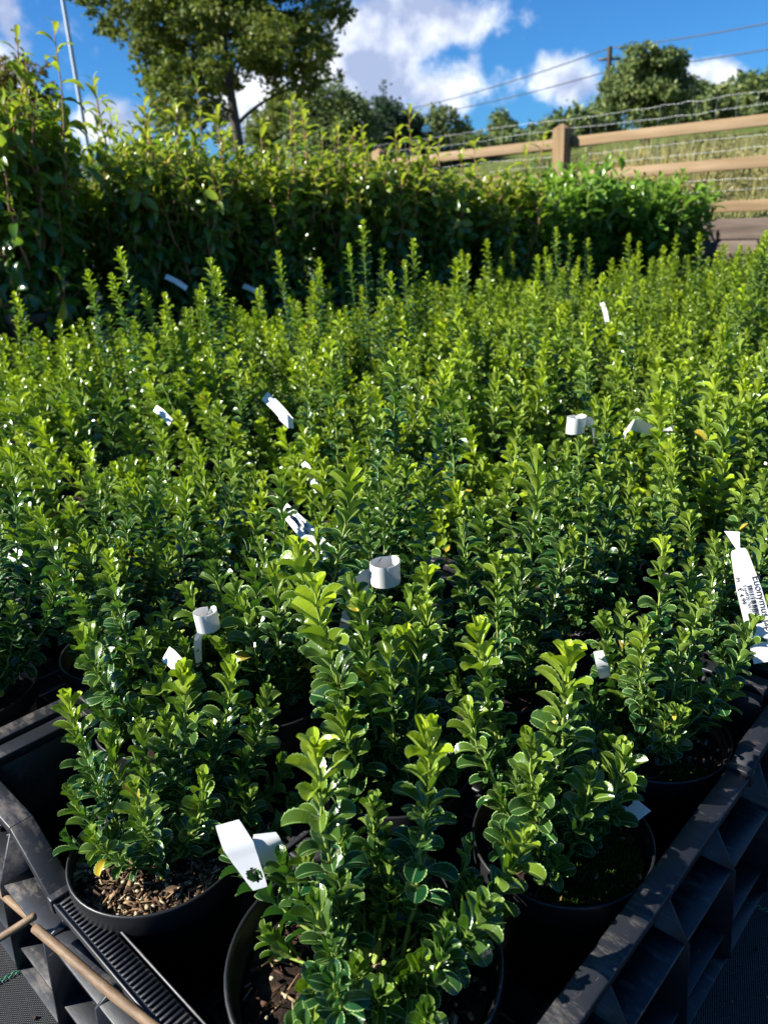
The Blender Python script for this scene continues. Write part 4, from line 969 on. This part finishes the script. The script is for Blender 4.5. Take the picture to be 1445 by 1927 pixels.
tree('tall_bushy_tree', 30, (1215, 240), [(1170, 130, 24), (1195, 118, 20), (1225, 120, 22), (1258, 120, 18), (1150, 160, 18), (1185, 160, 36), (1225, 160, 38), (1262, 155, 28), (1170, 195, 34), (1215, 200, 40), (1260, 195, 32), (1150, 205, 20), (1285, 185, 16)], 'tall bushy tree beside the utility pole on the right skyline', M_treeb, 20000, .14, .2, 1.5, .8, 7)
tree('reddish_tree', 9, (60, 340), [(35, 150, 24), (55, 135, 14), (20, 190, 30), (60, 190, 22), (90, 175, 16), (45, 230, 30), (80, 225, 22), (10, 240, 30), (0, 160, 18), (60, 120, 10), (45, 285, 30), (95, 200, 10), (-30, 200, 36), (100, 250, 20)], 'reddish brown leaved young tree behind the left end of the hedge', M_treer, 9000, .05, .05, 0, .9, 8)
sky_line = [(905, 280, 22), (960, 268, 24), (1005, 255, 26), (1045, 240, 26), (1090, 225, 26), (1125, 212, 22), (1310, 185, 26), (1345, 175, 22), (1385, 172, 26), (1425, 168, 28), (1470, 165, 30), (1520, 160, 34), (1580, 155, 36)]
lbl = ['first low tree of the skyline left of the fence post', 'second low tree of the skyline left of the fence post', 'low skyline tree just left of the fence post', 'skyline tree directly above the fence post', 'skyline tree right of the fence post', 'skyline tree under the utility pole', 'skyline tree right of the tall bushy one', 'round skyline tree second right of the tall bushy one', 'skyline tree third right of the tall bushy one', 'skyline tree near the right edge of the photo', 'skyline tree cut by the right edge', 'skyline tree beyond the right edge', 'last skyline tree outside the right edge']
for i, (px, py, r) in enumerate(sky_line[:11]):
    tree('skyline_tree', 38+(i % 3)*2, (px, py+60), [(px, py, r), (px-r*.8, py+14, r*.8), (px+r*.8, py+12, r*.8), (px, py+32, r*1.2), (px-r, py+50, r), (px+r, py+50, r)], 'dark green '+lbl[i], M_treeb, 3800, .22, .12, 1.5+.15*i, .7, 20+i, nlimb=6)

# rough grass and bramble on the bank behind the fence
rs = np.random.RandomState(77); mb = MB(); n = 26000
al_ = rs.uniform(-5, 9, n); ds_ = .25+8.5*rs.uniform(0, 1, n)**1.2; gp = np.array([FP+FD*a_+FN*d_ for a_, d_ in zip(al_, ds_)]); gz = terr(gp[:, 0], gp[:, 1])
tallm = np.clip((ds_-1.0)/1.6, .12, 1)*(.55+.45*np.sin(gp[:, 0]*1.7+np.sin(gp[:, 1]*2))*.8); h = np.clip(rs.uniform(.25, .75, n)*np.clip(tallm, .12, 1), .05, 1)
a = rs.uniform(0, 6.28, n); w = rs.uniform(.003, .009, n)*(1+ds_*.12); P = np.stack([gp[:, 0], gp[:, 1], gz-.02], 1); S_ = np.stack([np.cos(a), np.sin(a), 0*a], 1)*w[:, None]
ln_ = np.stack([rs.normal(0, .18, n)*h, rs.normal(0, .18, n)*h, h], 1); V = np.stack([P-S_, P+S_, P+ln_*.6+S_*.8, P+ln_+rs.normal(0, .02, (n, 3)), P+ln_*.6-S_*.8], 1)
base = np.arange(n)*5; F = np.vstack([np.stack([base, base+1, base+2, base+4], 1), np.stack([base+4, base+2, base+3, base+3], 1)])
dry = np.clip(rs.uniform(0, 1, n)*.6+np.clip((ds_-2)/3, 0, .6)*(.6+.4*np.sin(gp[:, 0]*2.1)), 0, 1); C = np.zeros((n, 5, 3)); C[..., 0] = (dry*.8)[:, None]; C[..., 2] = dry[:, None]
mb.add(V.reshape(-1, 3), F, C.reshape(-1, 3)); o = mb.build('rough_grass', M_blade, smooth=False); tag(o, 'dry and green rough grass on the bank behind the fence', 'grass', kind='stuff')
mb = MB(); bl = []
for k in range(110):
    a_ = rs.uniform(-6, 11); d_ = rs.uniform(2.2, 12); q = FP+FD*a_+FN*d_; z_ = terr(q[0], q[1]); r = rs.uniform(.22, .5); bl.append((q[0], q[1], z_+r*.5, r*1.3, r*1.3, r*.9))
leafcloud(mb, rs, bl, 42000, .05, .3); o = mb.build('bramble_scrub', M_scrub, smooth=False); tag(o, 'tangled bramble scrub on the bank behind the fence', 'scrub', kind='stuff')
# far wood that closes the skyline
mb = MB(); bl = []
for k in range(150):
    px = -300+k*14+rs.normal(0, 5); py = np.interp(px, [-300, 500, 880, 960, 1045, 1125, 1300, 1445, 1800], [300, 300, 292, 270, 246, 218, 186, 166, 140])+rs.normal(0, 4); Y_ = 44+rs.uniform(-2, 4); c_ = at(px, py, Y_); r_ = rs.uniform(.5, .9)
    for q_ in range(5): bl.append((c_[0]+rs.normal(0, .3), c_[1]+rs.normal(0, .5), c_[2]-r_*.8-q_*.75, r_*1.15, r_, r_))
leafcloud(mb, rs, bl, 60000, .22, .3); o = mb.build('far_wood', M_treeb, smooth=False); tag(o, 'distant belt of woodland along the foot of the sky', 'wood', kind='stuff')

# ------------------------------------------------------------------ masts, pole, cables
e = empty('light_mast', (-4.83, 15, 0)); tag(e, 'tall thin grey mast rising out of the photo at upper left', 'mast')
mb = MB(); mb.tube([(0, 0, 0), (0, 0, 4), (0, 0, 9)], [.042, .034, .026], sides=16); mb.build('mast_tube', M_mast, e)
mb = MB(); mb.tube([(0, 0, 9), (.0, 0, 9.3), (.25, 0, 9.45), (.9, 0, 9.5)], .03, sides=10); mb.box((.8, -.12, 9.44), (1.4, .12, 9.54)); mb.build('lamp_head', M_mast, e)
pt = at(1147, 88, 46); e = empty('utility_pole', (pt[0], pt[1], 0)); tag(e, 'weathered wooden utility pole behind the tall bushy tree', 'pole')
mb = MB(); mb.tube([(0, 0, 0), (0, 0, pt[2]*.5), (0, 0, pt[2])], [.17, .15, .13], sides=10); mb.build('pole_shaft', M_bark, e)
mb = MB(); mb.box((-.55, -.05, pt[2]-.62), (.55, .05, pt[2]-.50)); mb.box((-.06, -.06, pt[2]-.9), (.06, .06, pt[2]-.3)); mb.build('crossarm', M_bark, e)
def cable(P, label, r=.03):
    P = [np.array(p) for p in P]; mb = MB(); out = []
    for a_, b2 in zip(P[:-1], P[1:]):
        t_ = np.linspace(0, 1, 30)[:, None]; seg = a_+(b2-a_)*t_; seg[:, 2] -= (4*.35*(t_*(1-t_)))[:, 0]; out.append(seg[:-1] if b2 is not P[-1] else seg)
    mb.tube(np.vstack(out), r, sides=6); tag(mb.build('overhead_cable', M_cable), label, 'cable', 'overhead cables crossing the sky')
cable([at(1900, -70, 34), at(1147, 90, 46), at(700, 218, 70)], 'upper overhead cable meeting the top of the utility pole')
cable([at(1900, -10, 34), at(1147, 133, 46), at(700, 228, 70)], 'lower overhead cable passing behind the tall bushy tree')
pl_ = at(700, 215, 70); e = empty('utility_pole', (pl_[0], pl_[1], 0)); tag(e, 'far utility pole hidden behind the conifer at the end of the cables', 'pole')
mb = MB(); mb.tube([(0, 0, 0), (0, 0, pl_[2]+.05)], [.16, .12], sides=10); mb.build('pole_shaft', M_bark, e)

for ob in list(COL.objects):
    if ob.type == 'EMPTY' and not ob.children: bpy.data.objects.remove(ob)
